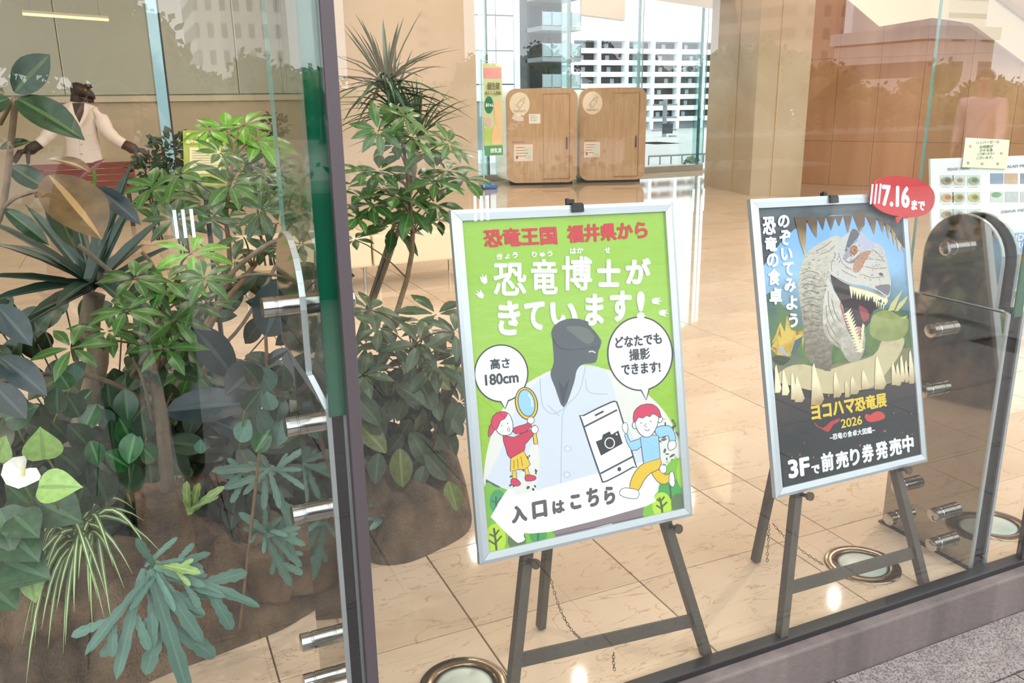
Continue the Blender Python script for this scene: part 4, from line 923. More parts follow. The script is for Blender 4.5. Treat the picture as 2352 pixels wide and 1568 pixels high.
# ---- strap-leaved cordyline
p = Plant('cabbage_palm', (-.42, 2.2, .1), 'dark strap-leaved palm left of the bright umbrella plant', None)
C0 = atY(215, 655, 2.2); p.tube(catmull([Vector((-.40, 2.2, .1)), atY(215, 880, 2.2), atY(205, 760, 2.2), C0 - Vector((0, 0, .02))], 6, False), .024, 10)
for tx, ty, yy, w in ((-40, 500, 2.1, 1.5), (-30, 552, 2.0, 1.6), (-40, 632, 2.05, 1.5), (-30, 690, 2.0, 1.5), (60, 470, 2.3, 1.4), (20, 560, 2.4, 1.4), (165, 470, 2.4, 1.4), (245, 440, 2.3, 1.5), (300, 470, 2.3, 1.5), (372, 500, 2.2, 1.5), (405, 560, 2.1, 1.4), (400, 615, 2.2, 1.4), (260, 500, 2.5, 1.3), (330, 560, 2.5, 1.3), (70, 720, 1.95, 1.6), (280, 690, 1.95, 1.4), (130, 700, 1.95, 1.5), (340, 640, 2.4, 1.2), (300, 380, 2.4, 1.0), (120, 540, 2.5, 1.3), (30, 760, 2.0, 1.4)):
    p.leaf_bt('strap', L_COR, C0 + rndv(.015), atY(tx, ty, yy), w * .85, Vector((0, -.5, 1)), droop=.12, fold=.5)
p.done(m_bark, 'trunk')

# ---- rubber plant
p = Plant('rubber_plant', (-.5, 1.9, .1), 'rubber plant with big dark oval leaves in the near left corner', None)
def H(kind, mats, b, t, yb, yt, wide, droop=.12, nrm=None, fold=.16): return p.leaf_bt(kind, mats, atY(*b, yb), atY(*t, yt), wide, nrm, droop, fold)
p.tube(catmull([Vector((-.55, 1.9, .1)), atY(-60, 700, 1.9), atY(5, 480, 1.88), atY(25, 330, 1.86), atY(36, 225, 1.84)], 6, False), .006)
p.tube(catmull([atY(5, 480, 1.88), atY(40, 452, 1.86), atY(110, 432, 1.84)], 5, False), .004); p.tube(catmull([atY(0, 285, 1.86), atY(12, 262, 1.85), atY(33, 222, 1.84)], 5, False), .004)
H('oval', L_RUB, (33, 212), (113, 126), 1.84, 1.82, 1.15); H('oval', L_RUB, (20, 225), (-60, 260), 1.84, 1.8, 1.0); H('oval', L_RUB, (38, 226), (188, 316), 1.84, 1.74, .68, .2); H('oval', L_BRZ, (10, 215), (-50, 190), 1.86, 1.84, 1.2)
H('oval', L_BRZ, (104, 366), (206, 392), 1.8, 1.74, .9, .3, Vector((.2, -.3, 1))); H('oval', L_BRZ, (112, 402), (232, 545), 1.83, 1.74, 1.25, .15, Vector((.5, -1, .2))); H('oval', L_RUB, (108, 410), (172, 572), 1.84, 1.80, .9, .1, Vector((-1, -.6, .1)))
H('oval', L_RUBD, (222, 430), (320, 512), 1.86, 1.8, .62, .2); H('oval', L_RUB, (110, 436), (20, 380), 1.86, 1.9, .9); H('oval', L_RUB, (10, 480), (110, 560), 1.88, 1.85, .6, .2); H('oval', L_RUBD, (-10, 700), (70, 790), 1.86, 1.8, .9, .2); H('oval', L_RUBD, (0, 820), (105, 905), 1.86, 1.8, .9, .3)
H('oval', L_RUB, (0, 340), (70, 325), 1.9, 1.85, .5); H('oval', L_PNK, (165, 428), (238, 366), 2.0, 1.95, .35, .3); H('strap', L_UMBL, (218, 434), (216, 372), 2.0, 2.0, 1.2); H('oval', L_RUBD, (-20, 880), (60, 960), 1.8, 1.76, 1.0)
p.done()
p = Plant('rubber_plant', (.12, 1.95, .1), 'small rubber plant with large grey-green leaves next to the steel bolts', None)
p.tube(catmull([Vector((.12, 1.95, .1)), atY(600, 1000, 1.95), atY(612, 860, 1.92), atY(610, 770, 1.9)], 6, False), .004); p.tube(catmull([atY(605, 950, 1.94), atY(560, 900, 1.93), atY(500, 860, 1.93)], 5, False), .003)
H('oval', L_RUBD, (610, 772), (662, 636), 1.9, 1.88, 1.25); H('oval', L_RUBD, (535, 862), (440, 745), 1.93, 1.93, .95); H('oval', L_RUBD, (600, 838), (520, 905), 1.9, 1.82, 1.2, .3); H('oval', L_RUBD, (610, 830), (665, 800), 1.92, 1.9, .7); H('oval', L_RUBD, (380, 945), (575, 925), 1.95, 1.9, .8, .2)
H('oval', L_RUBD, (660, 900), (590, 870), 1.95, 1.9, .9); H('oval', L_RUBD, (655, 800), (700, 900), 1.98, 1.95, .8); H('oval', L_RUBD, (470, 960), (590, 1010), 1.95, 1.9, .7, .3)
p.done()

# ---- glossy round leaves
def rounds(label, root, Y, lst, mats, group=None):
    global p
    p = Plant('baby_rubber_plant', root, label, group)
    last = Vector(root)
    for k, c in enumerate(lst):
        x, y, r = c[:3]; yy = Y + rp.uniform(-.05, .05); C = atY(x, y, yy); rr = r * (C - EYEP).dot(F_) / FOC; mt = c[3] if len(c) > 3 else mats
        th = rp.uniform(.9, 2.2) * (1 if rp.random() < .85 else -1); d = Vector((cos(th), -.35 + rp.uniform(-.2, .2), sin(th)))
        B = C - d.normalized() * rr
        p.leaf(leafmesh('round', mt[0], .12, .25, mt[1]), B, d, (EYEP - C).normalized() + Vector((rp.uniform(-.35, .35), 0, rp.uniform(0, .7))), rr * 2, .9)
        if k % 2 == 0: p.tube(sag(B + Vector((rp.uniform(-.02, .02), .04, -.05)), B, .005), .0018, 5)
    return p.done(m_pet)
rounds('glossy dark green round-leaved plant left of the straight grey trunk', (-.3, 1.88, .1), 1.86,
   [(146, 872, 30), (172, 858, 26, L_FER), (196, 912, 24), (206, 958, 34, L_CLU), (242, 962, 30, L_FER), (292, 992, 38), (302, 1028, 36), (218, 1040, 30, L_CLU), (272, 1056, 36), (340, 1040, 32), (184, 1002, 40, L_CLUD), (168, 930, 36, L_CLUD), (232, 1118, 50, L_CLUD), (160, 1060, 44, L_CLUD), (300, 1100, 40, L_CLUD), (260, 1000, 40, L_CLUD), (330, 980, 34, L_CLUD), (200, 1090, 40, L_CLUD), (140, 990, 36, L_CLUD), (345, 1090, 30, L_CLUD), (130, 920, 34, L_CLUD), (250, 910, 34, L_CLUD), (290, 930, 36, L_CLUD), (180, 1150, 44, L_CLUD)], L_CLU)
rounds('pale round-leaved plant beside the upper steel bolts', (.1, 1.86, .1), 1.84,
   [(610, 872, 36, L_FER), (619, 922, 26, L_FER), (606, 968, 34, L_FER), (560, 990, 30, L_FER), (642, 992, 32, L_FER), (602, 1012, 32, L_CLU), (580, 860, 34, L_CLUD), (650, 870, 34, L_CLUD), (580, 920, 34, L_CLUD), (460, 1026, 18, L_FER), (640, 940, 30, L_CLUD)], L_FER)

# ---- white flower and lime leaves
p = Plant('flamingo_lily', (-.42, 1.72, .1), 'flamingo lily with one white flower and lime green leaves', None)
def petiole(b, y): q_ = atY(*b, y); p.tube(sag(q_ + Vector((.012, .05, -.07)), q_, .01), .0022, 5)
for b, t, yb, yt, w, mt in (((100, 1046), (92, 980), 1.70, 1.70, 1.25, L_ANT), ((100, 1118), (190, 1118), 1.66, 1.64, 1.05, L_ANT), ((-8, 1050), (14, 1000), 1.7, 1.7, 1.2, L_ANT), ((40, 1190), (90, 1235), 1.74, 1.7, 1.3, L_HEA), ((20, 1290), (118, 1330), 1.74, 1.7, 1.2, L_HEA), ((0, 1180), (30, 1270), 1.76, 1.72, 1.2, L_HEA), ((110, 1160), (190, 1200), 1.78, 1.74, 1.2, L_HEA), ((60, 1150), (10, 1110), 1.8, 1.78, 1.2, L_HEA), ((70, 1330), (82, 1385), 1.74, 1.72, .9, L_ANT), ((30, 1230), (90, 1290), 1.75, 1.7, 1.3, L_HEA), ((20, 960), (90, 930), 1.8, 1.8, 1.2, L_HEA), ((-20, 1350), (40, 1400), 1.75, 1.7, 1.2, L_HEA)):
    p.leaf_bt('heart', mt, atY(*b, yb), atY(*t, yt), w, None, .1); petiole(b, yb)
fl = MB(); c0 = atY(45, 1085, 1.68); q = [atY(x, y, 1.68 + dy) for x, y, dy in ((2, 1090, 0), (8, 1066, .01), (22, 1056, .01), (30, 1050, .0), (56, 1046, .0), (62, 1056, .01), (58, 1080, .02), (52, 1092, .025), (62, 1090, .02), (68, 1074, .01), (84, 1074, 0), (94, 1092, -.01), (90, 1102, -.01), (60, 1116, -.015), (42, 1122, -.02), (14, 1112, -.01))]
fl.bm.verts.ensure_lookup_table(); cv = fl.bm.verts.new(c0 + Vector((0, .012, 0))); vv = [fl.bm.verts.new(x) for x in q]
for k in range(len(vv)): fl.bm.faces.new((cv, vv[k], vv[(k + 1) % len(vv)]))
o = fl.build('spathe', L_WHT[0], p.t, smooth=True); o['label'] = 'white spathe'
o = MB().tube([atY(52, 1092, 1.66), atY(55, 1070, 1.66)], [.004, .0025], 8).build('spadix', mat('cream_spadix', (226, 214, 150), .6), p.t); petiole((40, 1100), 1.69)
p.done(m_pet)

# ---- spider plant
p = Plant('spider_plant', (-.25, 1.9, .12), 'variegated spider plant spilling over the burlap', None)
C0 = Vector(atY(190, 1215, 1.86))
for tx, ty, yy, lift in ((95, 1445, 1.7, .05), (60, 1568, 1.7, .08), (110, 1490, 1.72, .05), (170, 1405, 1.68, .05), (225, 1375, 1.7, .06), (246, 1372, 1.72, .07), (305, 1318, 1.75, .06), (98, 1272, 1.8, .05), (150, 1480, 1.72, .05), (262, 1470, 1.72, .06), (330, 1195, 1.86, .05), (372, 1270, 1.8, .06), (40, 1400, 1.75, .06), (130, 1400, 1.72, .04), (205, 1380, 1.7, .05), (80, 1480, 1.74, .08), (180, 1330, 1.7, .04), (260, 1300, 1.75, .05), (340, 1265, 1.8, .06), (100, 1350, 1.75, .05), (60, 1330, 1.78, .07), (145, 1500, 1.74, .07), (212, 1440, 1.7, .05), (285, 1350, 1.75, .05), (118, 1240, 1.82, .06), (240, 1420, 1.72, .06), (70, 1430, 1.74, .06), (310, 1170, 1.9, .04), (50, 1480, 1.75, .07)):
    T = atY(tx, ty, yy); B = C0 + rndv(.03); n = 7; me = MB()
    pts = [B.lerp(T, k / n) + Vector((0, 0, lift * 4 * (k / n) * (1 - k / n))) for k in range(n + 1)]
    L_ = []; 
    for k, q in enumerate(pts):
        tn = (pts[min(k + 1, n)] - pts[max(k - 1, 0)]).normalized(); sd = tn.cross((EYEP - q).normalized()).normalized(); w = .0058 * (1 - (k / n) ** 2.2) + .0004
        L_.append([me.bm.verts.new(q + sd * w * f + (q - EYEP).normalized() * abs(f) * -.001) for f in (-1, -.3, .3, 1)])
    for a, b in zip(L_, L_[1:]):
        for k in range(3):
            f = me.bm.faces.new((a[k], a[k + 1], b[k + 1], b[k])); f.material_index = 1 if k == 1 else 0
    me.build('leaf', [L_SPI[0], L_SPI[1]], p.t, smooth=True, recalc=False)
p.stem.bm.free()

# ---- blue ferns
def fern(label, C, Y, fronds, mats, base):
    global p
    p = Plant('blue_star_fern', base, label, 'blue star ferns')
    C = atY(*C, Y)
    for f in fronds:
        tx, ty, yy, w = f[:4]; mt = f[4] if len(f) > 4 else mats; T = atY(tx, ty, yy)
        p.leaf_bt('lobe', mt, C + rndv(.012), T, w * .82, (EYEP - T).normalized() + Vector((rp.uniform(-.3, .3), 0, .45)), rp.uniform(.1, .22), .2)
        if (T - C).length > .11:
            for sg in (-1, 1):
                m_ = C.lerp(T, rp.uniform(.38, .6)); d = (T - C).normalized(); sd = d.cross((EYEP - m_).normalized()).normalized() * sg
                p.leaf(leafmesh('lobe', mt[0], .2, .2, mt[1]), m_, d + sd * .75, (EYEP - m_).normalized() + Vector((0, 0, .4)), (T - C).length * rp.uniform(.3, .48), 1.9)
    return p.done()
fern('big blue-green star fern drooping over the front burlap edge', (345, 1310), 1.78,
  [(196, 1502, 1.68, 1.0), (268, 1556, 1.68, 1.0), (432, 1590, 1.7, 1.0), (312, 1238, 1.74, 1.6), (592, 1390, 1.74, .8), (458, 1314, 1.72, 1.5, L_FERY), (462, 1470, 1.72, 1.3), (352, 1482, 1.72, 1.2), (420, 1284, 1.76, 1.5), (512, 1368, 1.74, 1.1), (470, 1345, 1.73, 1.4), (405, 1235, 1.8, 1.3), (300, 1400, 1.7, 1.2), (470, 1410, 1.74, 1.2), (480, 1270, 1.8, 1.3), (400, 1400, 1.72, 1.3)], L_FER, (-.1, 1.85, .1))
fern('grey-green star fern beside the middle steel bolt', (622, 1082), 2.08,
  [(488, 1082, 2.02, 1.2), (692, 1078, 2.05, 1.4), (598, 1045, 2.05, 1.8), (560, 1135, 2.02, 1.4), (684, 1245, 2.04, 1.0), (515, 1120, 2.02, 1.3), (642, 1165, 2.0, 1.4), (700, 1122, 2.04, 1.4), (606, 1170, 2.02, 1.4), (570, 1060, 2.1, 1.4), (660, 1040, 2.12, 1.4), (700, 1030, 2.12, 1.4)], L_FER, (.2, 2.1, .1))
fern('small star fern above the folded burlap wrap', (602, 1222), 2.0,
  [(552, 1180, 1.96, 1.6), (645, 1188, 1.96, 1.6), (606, 1270, 1.94, 1.5), (575, 1246, 1.94, 1.5), (692, 1300, 2.0, 1.2), (668, 1345, 1.98, 1.2), (660, 1230, 1.98, 1.5), (560, 1215, 1.96, 1.6), (610, 1170, 1.98, 1.5), (700, 1250, 2.0, 1.3), (690, 1210, 2.0, 1.4)], L_FER, (.16, 2.02, .1))
fern('jagged pale fern in front of the grey trunk foot', (440, 1170), 1.95,
  [(428, 1108, 1.92, 1.7, L_FERY), (455, 1112, 1.92, 1.7, L_FERY), (512, 1118, 1.92, 1.5, L_FERY), (500, 1140, 1.92, 1.5, L_FERY), (420, 1150, 1.92, 1.6, L_FERY)], L_FERY, (-.02, 1.98, .1))

# ---- straight grey trunk with side branches
p = Plant('trunk_tree', (b1c.x, b1c.y, .1), 'slim tree with a straight grey trunk and bare side branches', None)
p.tube(catmull([atY(386, 1135, 2.0), atY(376, 1010, 2.0), atY(362, 900, 2.0), atY(356, 845, 2.0)], 6, False), [.0165, .0165, .016, .016, .016, .0155, .0155, .015, .015, .0145, .0145, .014, .014, .014, .0135, .0135, .013, .013, .013][:19], 12)
for pts, r_ in (([(345, 935, 2.0), (290, 895, 1.97), (230, 870, 1.95), (185, 858, 1.95)], .006), ([(350, 880, 2.0), (318, 865, 1.98), (304, 858, 1.97), (350, 795, 1.95)], .005), ([(350, 985, 2.0), (345, 950, 1.98), (330, 880, 1.96), (305, 820, 1.96)], .0035), ([(362, 850, 2.0), (430, 760, 2.05), (520, 640, 2.1), (600, 570, 2.15), (665, 540, 2.2)], .006), ([(470, 690, 2.08), (540, 640, 2.1), (620, 630, 2.15), (690, 650, 2.2)], .004), ([(185, 858, 1.95), (90, 860, 1.9), (0, 878, 1.85)], .005), ([(470, 830, 2.05), (560, 740, 2.1), (660, 560, 2.2)], .0045), ([(295, 660, 1.95), (250, 620, 1.95), (180, 562, 1.95)], .005), ([(365, 640, 2.0), (345, 600, 2.0), (325, 578, 2.0)], .004), ([(240, 800, 1.95), (170, 770, 1.95), (215, 755, 1.95)], .004)):
    p.tube(catmull([atY(*q) for q in pts], 5, False), r_, 7)
for x, y in ((370, 800), (350, 830), (400, 850), (330, 840), (410, 800), (390, 880), (300, 850), (345, 855)):
    C = atY(x, y, 2.02); p.leaf(leafmesh('oval', L_UMBD[0], .2, .16, L_UMBD[1]), C, rndv(1) + Vector((0, -.3, -.3)), (EYEP - C).normalized() + Vector((0, 0, .6)), .075, 1.0)
p.done(m_bark, 'trunk')

# ---- dark shrubs filling the bed, broad leaves on the right heap, clipped shrubs at the back
def shrub(name, label, base, vol, n, kind, mats, size, wide=1.0, mix=None, group=None, down=-.2):
    global p
    p = Plant(name, base, label, group)
    (x0, x1), (y0, y1), (z0, z1) = vol
    for k in range(n):
        C = Vector((rp.uniform(x0, x1), rp.uniform(y0, y1), rp.uniform(z0, z1))); mt = mix if mix and rp.random() < .14 else mats
        d = Vector((rp.uniform(-1, 1), rp.uniform(-1, .5), rp.uniform(-.8, .6) + down)); p.leaf(leafmesh(kind, mt[0], .25, .16, mt[1]), C, d, Vector((rp.uniform(-.4, .4), -.8, .7)), size * rp.uniform(.7, 1.2), wide)
        if k % 6 == 0: p.tube(sag(Vector((base[0] + (C.x - base[0]) * .3, base[1] + (C.y - base[1]) * .3, .1)), C, .02), .003, 5)
    return p.done(m_barkd)
shrub('dark_shrub', 'dense dark shrub filling the bed behind the grey trunk', (-.25, 2.45, .1), ((-.62, .02), (2.3, 2.6), (.16, .66)), 240, 'oval', L_SHR, .13, 1.0)
shrub('dark_shrub', 'dense dark shrub behind the blue ferns by the post', (.25, 2.5, .1), ((.02, .46), (2.35, 2.6), (.14, .62)), 170, 'oval', L_SHR, .12, 1.0)
shrub('dark_shrub', 'dark shrub at the far left edge behind the lily', (-.8, 2.3, .1), ((-.95, -.55), (2.1, 2.4), (.14, .7)), 150, 'oval', L_SHR, .13, 1.0)
shrub('dark_shrub', 'low dark leaves under the light green umbrella tree', (-.2, 3.3, .1), ((-.75, .75), (3.2, 3.5), (.3, .72)), 160, 'oval', L_SHR, .13, 1.0)
shrub('broad_leaf_plant', 'plant with drooping broad oval leaves on the burlap heap', (.72, 2.55, .1), ((.5, .92), (2.42, 2.7), (.22, .56)), 120, 'round', L_BRO, .11, .72, L_BROY, None, -.8)
for b, t, mt in (((918, 1030), (925, 1118), L_BROY), ((1030, 1105), (1050, 1172), L_BROY), ((870, 1040), (862, 1110), L_BRO), ((975, 1070), (960, 1120), L_BRO), ((1000, 930), (1010, 965), L_BRO), ((1040, 960), (1062, 1000), L_BRO)):
    p.leaf_bt('round', mt, atY(*b, 2.38), atY(*t, 2.34), .72, None, .12)
fern('pale fern lying on the right burlap heap', (900, 1170), 2.4, [(985, 1170, 2.34, 1.4), (880, 1185, 2.32, 1.4), (850, 1160, 2.36, 1.6), (930, 1195, 2.32, 1.3), (852, 1215, 2.3, 1.3)], L_FER, (.66, 2.45, .1))
m_soil = mat('dark_soil', (40, 32, 28), 1.0, bump=(60, .6))
# ================================================================ far side of the lobby
rf = random.Random(21)
V = Vector
def plan(px, py): q = atZ(px, py, 0); return V((q.x, q.y, 0))
def wallprism(pts, z0, z1, name, m, parent=None): return MB().prism([V((p[0], p[1], z0)) for p in pts], (0, 0, z1 - z0)).build(name, m, parent)
# stone pillar and timber-toned panel wall
m_pil = mat('pillar_stone', (186, 172, 150), .5, var=(1.5, (178, 162, 136)))
P1, P2, P3 = plan(1617, 425), plan(1722, 449), plan(1838, 453)
struct(wallprism([P1, P2, P3, P3 + V((.5, 1.7, 0)), P1 + V((.4, .1, 0))], 0, CEIL, 'wall_pillar', m_pil))
for k, px in enumerate((1688, 1770)):
    a = P1.lerp(P2, .62) if k == 0 else P2.lerp(P3, .42)
    struct(MB().lohi((a.x - .012, a.y - .012, 0), (a.x + .012, a.y + .012, CEIL)).build('trim_%d' % (20 + k), mat('pillar_joint', (190, 170, 140), .6)))
m_wood = mat('red_brown_panel', (204, 158, 120), .35, var=(1.2, (192, 140, 104), (3, 3, .25)), rand=.05)
W0, W1 = plan(1815, 420), plan(2420, 445)
dW = (W1 - W0).normalized(); nW = V((dW.y, -dW.x, 0))
ww = struct(wallprism([W0, W1, W1 - nW * .3, W0 - nW * .3], 0, CEIL, 'wall_right', mat('panel_backing', (160, 118, 86), .7)))
LW = (W1 - W0).length; nc = 6; zs = (0.0, .68, 1.92, 3.4, 5.0)
for k in range(nc):
    for z0, z1 in zip(zs, zs[1:]):
        a = W0 + dW * (LW * k / nc + .002); b = W0 + dW * (LW * (k + 1) / nc - .002)
        MB().prism([a + V((0, 0, z0 + .002)), b + V((0, 0, z0 + .002)), b + V((0, 0, z1 - .002)), a + V((0, 0, z1 - .002))], nW * .02).build('panel', m_wood, ww)
# side return keeps the lobby closed
struct(wallprism([W1, W1 + V((3, -6, 0)), W1 + V((3.3, -5.8, 0)), W1 + V((.2, .2, 0))], 0, CEIL, 'wall_side', m_wood))
# stair flight seen from below
m_sof = mat('stair_plaster', (228, 214, 190), .7)
st = [atY(x, y, 8.2) for x, y in ((1940, -8), (2020, 61), (2143, 41), (2232, 54), (2352, 143), (2480, 240), (2520, 200), (2352, 40), (2290, -8), (2150, -60), (1960, -60))]
struct(MB().prism(st, (0.9, 1.0, .17)).build('trim_22', m_sof))
st2 = [atY(x, y, 8.15) for x, y in ((2290, -4), (2352, 42), (2520, 185), (2520, 150), (2352, 22), (2310, -8))]
struct(MB().prism(st2, (0.02, .05, 0)).build('trim_23', mat('stair_edge', (176, 150, 116), .6)))
# lowered soffit near the far glass
sf = [atZ(x, y, 2.92) for x, y in ((1500, 0), (1640, 21), (1700, -60), (1560, -120), (1460, -60))]
struct(MB().prism(sf, (0, 0, .2)).build('trim_24', m_sof))
dk = [atY(x, y, 12.6) for x, y in ((1336, -14), (1336, 33), (1436, 46), (1436, -14))]
tag(MB().prism(dk, (.1, .25, 0)).build('hanging_panel', mat('panel_beige', (212, 200, 182), .7), None), 'plain beige hanging panel above the wooden booths', 'panel')

# left back wall: frosted glass above, plain below
fr = mat('frosted_panel', (176, 178, 160), .3)
for k in range(7):
    x0 = -5.2 + k * 1.15
    struct(MB().lohi((x0 + .0, 13.555, 1.52), (x0 + .012, 13.60, 4.9)).build('trim_%d' % (40 + k), mat('pale_mullion', (206, 210, 196), .4)))
    struct(MB().lohi((x0 + .012, 13.56, 1.52), (x0 + 1.138, 13.6, 4.9)).build('window_%d' % (10 + k), fr))
struct(MB().lohi((-6, 13.53, 1.42), (3, 13.6, 1.50)).build('trim_25', mat('pale_rail', (200, 192, 168), .5)))
struct(MB().lohi((-9, 13.45, 0), (-3.25, 13.6, CEIL)).build('wall_brown', mat('brown_stone', (176, 150, 118), .5, var=(2, (160, 134, 104)))))
a, b = atY(52, 32, 9.0), atY(250, 46, 9.0)
t = thing('linear_lamp', (a.x, 9.0, a.z), 'thin warm light line hanging above the coat statue', 'lamp')
MB().bar(a, b, .03, .02).build('diffuser', mat('warm_light', (255, 226, 150), .5, emit=1.6), t); MB().bar(a + V((0, 0, .022)), b + V((0, 0, .022)), .04, .02).build('housing', mat('lamp_housing', (190, 180, 160), .5), t)
for q in (.1, .9):
    c = a.lerp(b, q); MB().tube([c + V((0, 0, .03)), V((c.x, c.y, CEIL))], .004, 5).build('cable', mat('steel_cable', (150, 150, 150), .4, .8), t)
# glass fin edge behind the plants
FY = 7.6
q0, q1 = atY(384, 300, FY), atY(384, 0, FY)
t = thing('glass_fin', (q0.x, FY, 0), 'distant pale blue glass fin above the clipped dark shrub', 'glass fin')
MB().lohi((q0.x - .048, FY, .3), (q0.x + .032, FY + .005, CEIL)).build('front_edge', mat('sky_glass_edge', (150, 190, 205), .04, spec=.9), t)
MB().lohi((q0.x - .048, FY + .006, .3), (q0.x + .032, FY + .35, CEIL)).build('fin_pane', m_fin, t); MB().lohi((q0.x + .033, FY, .3), (q0.x + .047, FY + .03, CEIL)).build('gasket', m_rub, t)

# far window wall
WY = 14.05
xa = atY(1055, 300, WY).x; fx = [atY(p, 200, WY).x for p in (1118, 1305, 1466, 1609)] + [9.9]
gl2 = glass('far_glass', (.95, .985, .98)); xs = [xa - .3] + fx
for k, (a, b) in enumerate(zip(xs, xs[1:])): struct(MB().lohi((a + .01, WY, .1), (b - .01, WY + .015, CEIL)).build('window_%d' % (20 + k), gl2))
struct(MB().lohi((xa - .3, WY - .12, 0), (10.4, WY + .1, .11)).build('trim_26', mat('window_kerb', (150, 138, 122), .6)))
for k, x in enumerate(fx[:4]):
    struct(MB().lohi((x - .018, WY - .02, .11), (x + .018, WY + .03, CEIL)).build('trim_%d' % (27 + k), m_dark))
    t = thing('glass_fin', (x, WY, .11), ('glass fin behind the pole of the tall banner', 'glass fin behind the first wooden booth', 'glass fin behind the second wooden booth', 'glass fin at the far window next to the stone pillar')[k], 'glass fin', None)
    MB().lohi((x - .16, WY - .36, .12), (x - .145, WY - .03, CEIL)).build('fin_pane', glass('far_fin', (.72, .90, .88)), t)
    MB().lohi((x - .162, WY - .366, .12), (x - .143, WY - .36, CEIL)).build('front_edge', mat('fin_edge_green', (120, 160, 156), .2), t)

# ---------------- two wooden nursing booths
def rrect(w, h, r, n=8):
    pts = []
    for cx, cz, a0 in ((w - r, h - r, 0), (r, h - r, 90), (r, r, 180), (w - r, r, 270)):
        for k in range(n + 1): a = R(a0 + 90 * k / n); pts.append((cx + r * cos(a), cz + r * sin(a)))
    return pts
m_oak = mat('oak_veneer', (196, 164, 128), .45, var=(5, (184, 150, 114), (6, 6, .5))); m_shell = mat('white_shell', (240, 240, 230), .5); m_han = mat('dark_handle', (66, 48, 40), .4); m_pap = mat('white_paper', (240, 236, 228), .7); m_circ = mat('cream_disc', (238, 222, 200), .6)
HB = atY(1240, 203, 12.85).z
def booth(L, Rr, label, notices):
    L = V((*L, 0)); Rr = V((*Rr, 0)); w = (Rr - L).length; x = (Rr - L) / w; y = V((-x.y, x.x, 0)); M = Matrix(((x.x, y.x, 0, L.x), (x.y, y.y, 0, L.y), (0, 0, 1, 0), (0, 0, 0, 1)))
    t = thing('nursing_booth', None, label, 'booth', 'wooden nursing booths', M); h = HB; z0 = .045
    def ext(pts, y0, y1, nm, m, par): 
        o = MB().prism([(p[0], y0, p[1] + z0) for p in pts], (0, y1 - y0, 0)).build(nm, m, par); return o
    ext(rrect(w, h - z0, .16), 0, .05, 'front_panel', m_oak, t)
    smooth_by_angle(MB().prism([(p[0] * .985 + .0075 * w, .052, p[1] * .985 + z0) for p in rrect(w, h - z0, .16)], (-.17, .77, 0)).build('shell', m_shell, t), 30)
    MB().lohi((.06, .1, 0), (w - .06, .75, z0 + .002)).build('plinth', m_dark, t)
    dx0, dx1 = w * .52, w * .885; d = MB().lohi((dx0, -.012, .11), (dx1, 0, h - .09), .003).build('door', m_oak, t)
    fr_ = MB()
    for a, b in (((dx0 - .006, -.016, .104), (dx1 + .006, -.001, .112)), ((dx0 - .006, -.016, h - .092), (dx1 + .006, -.001, h - .084)), ((dx1, -.016, .104), (dx1 + .009, -.001, h - .084))): fr_.lohi(a, b)
    fr_.build('door_track', mat('oak_shade', (150, 112, 76), .5), t)
    hx = dx1 - .035; hb = MB().tube(catmull([V((hx, -.012, .76)), V((hx - .005, -.035, .76)), V((hx - .005, -.035, .60)), V((hx, -.012, .60))], 4, False), .009, 8); hb.build('handle', m_han, d)
    cx, cz, r = w * .19, h - .24, .165
    disc = MB().prism([(cx + r * cos(2 * pi * k / 36), -.001, cz + 1.12 * r * sin(2 * pi * k / 36)) for k in range(36)], (0, -.003, 0)).build('round_emblem', m_circ, t)
    bt = MB(); ln = mat('emblem_grey', (134, 122, 112), .6)
    def seg(a, b, tk=.006): bt.bar((cx + a[0] * r, -.0045, cz + a[1] * r), (cx + b[0] * r, -.0045, cz + b[1] * r), tk, .001, V((0, 1, 0)))
    for a, b in (((-.35, -.15), (-.05, -.5)), ((-.05, -.5), (.42, .12)), ((-.35, -.15), (.14, .42)), ((.14, .42), (.5, .6)), ((.42, .12), (.5, .6)), ((.1, .36), (.4, .14)), ((-.2, -.1), (.0, -.32))): seg(a, b)
    bt.build('bottle_drawing', ln, disc)
    txt3('mamaro', M @ Matrix.Translation((cx - .1, -.0045, cz - .78 * r)), .2, .035, ln, disc)
    for (nx, nz, nw, nh) in notices:
        pn = MB().lohi((nx, -.003, nz), (nx + nw, -.0005, nz + nh)).build('paper_notice', mat('pink_paper', (236, 214, 196), .7) if nh > .16 else m_pap, t)
        q = MB()
        for k in range(4): q.lohi((nx + nw * .1, -.0036, nz + nh * (.8 - k * .17)), (nx + nw * (.5 + .3 * rf.random()), -.0031, nz + nh * (.84 - k * .17)))
        q.build('print_lines', ln, pn)
        if nh > .16: MB().lohi((nx + nw * .1, -.0036, nz + nh * .14), (nx + nw * .22, -.0031, nz + nh * .34)).build('print_mark', mat('grey_mark', (120, 124, 118), .6), pn); MB().lohi((nx + nw * .55, -.0036, nz + nh * .12), (nx + nw * .93, -.0031, nz + nh * .86)).build('print_block', mat('pale_block', (206, 214, 196), .6), pn)
    bx = MB().lohi((w * .08, -.003, .70), (w * .25, -.0005, .715)).build('small_label', mat('label_brown', (160, 112, 84), .6), t)
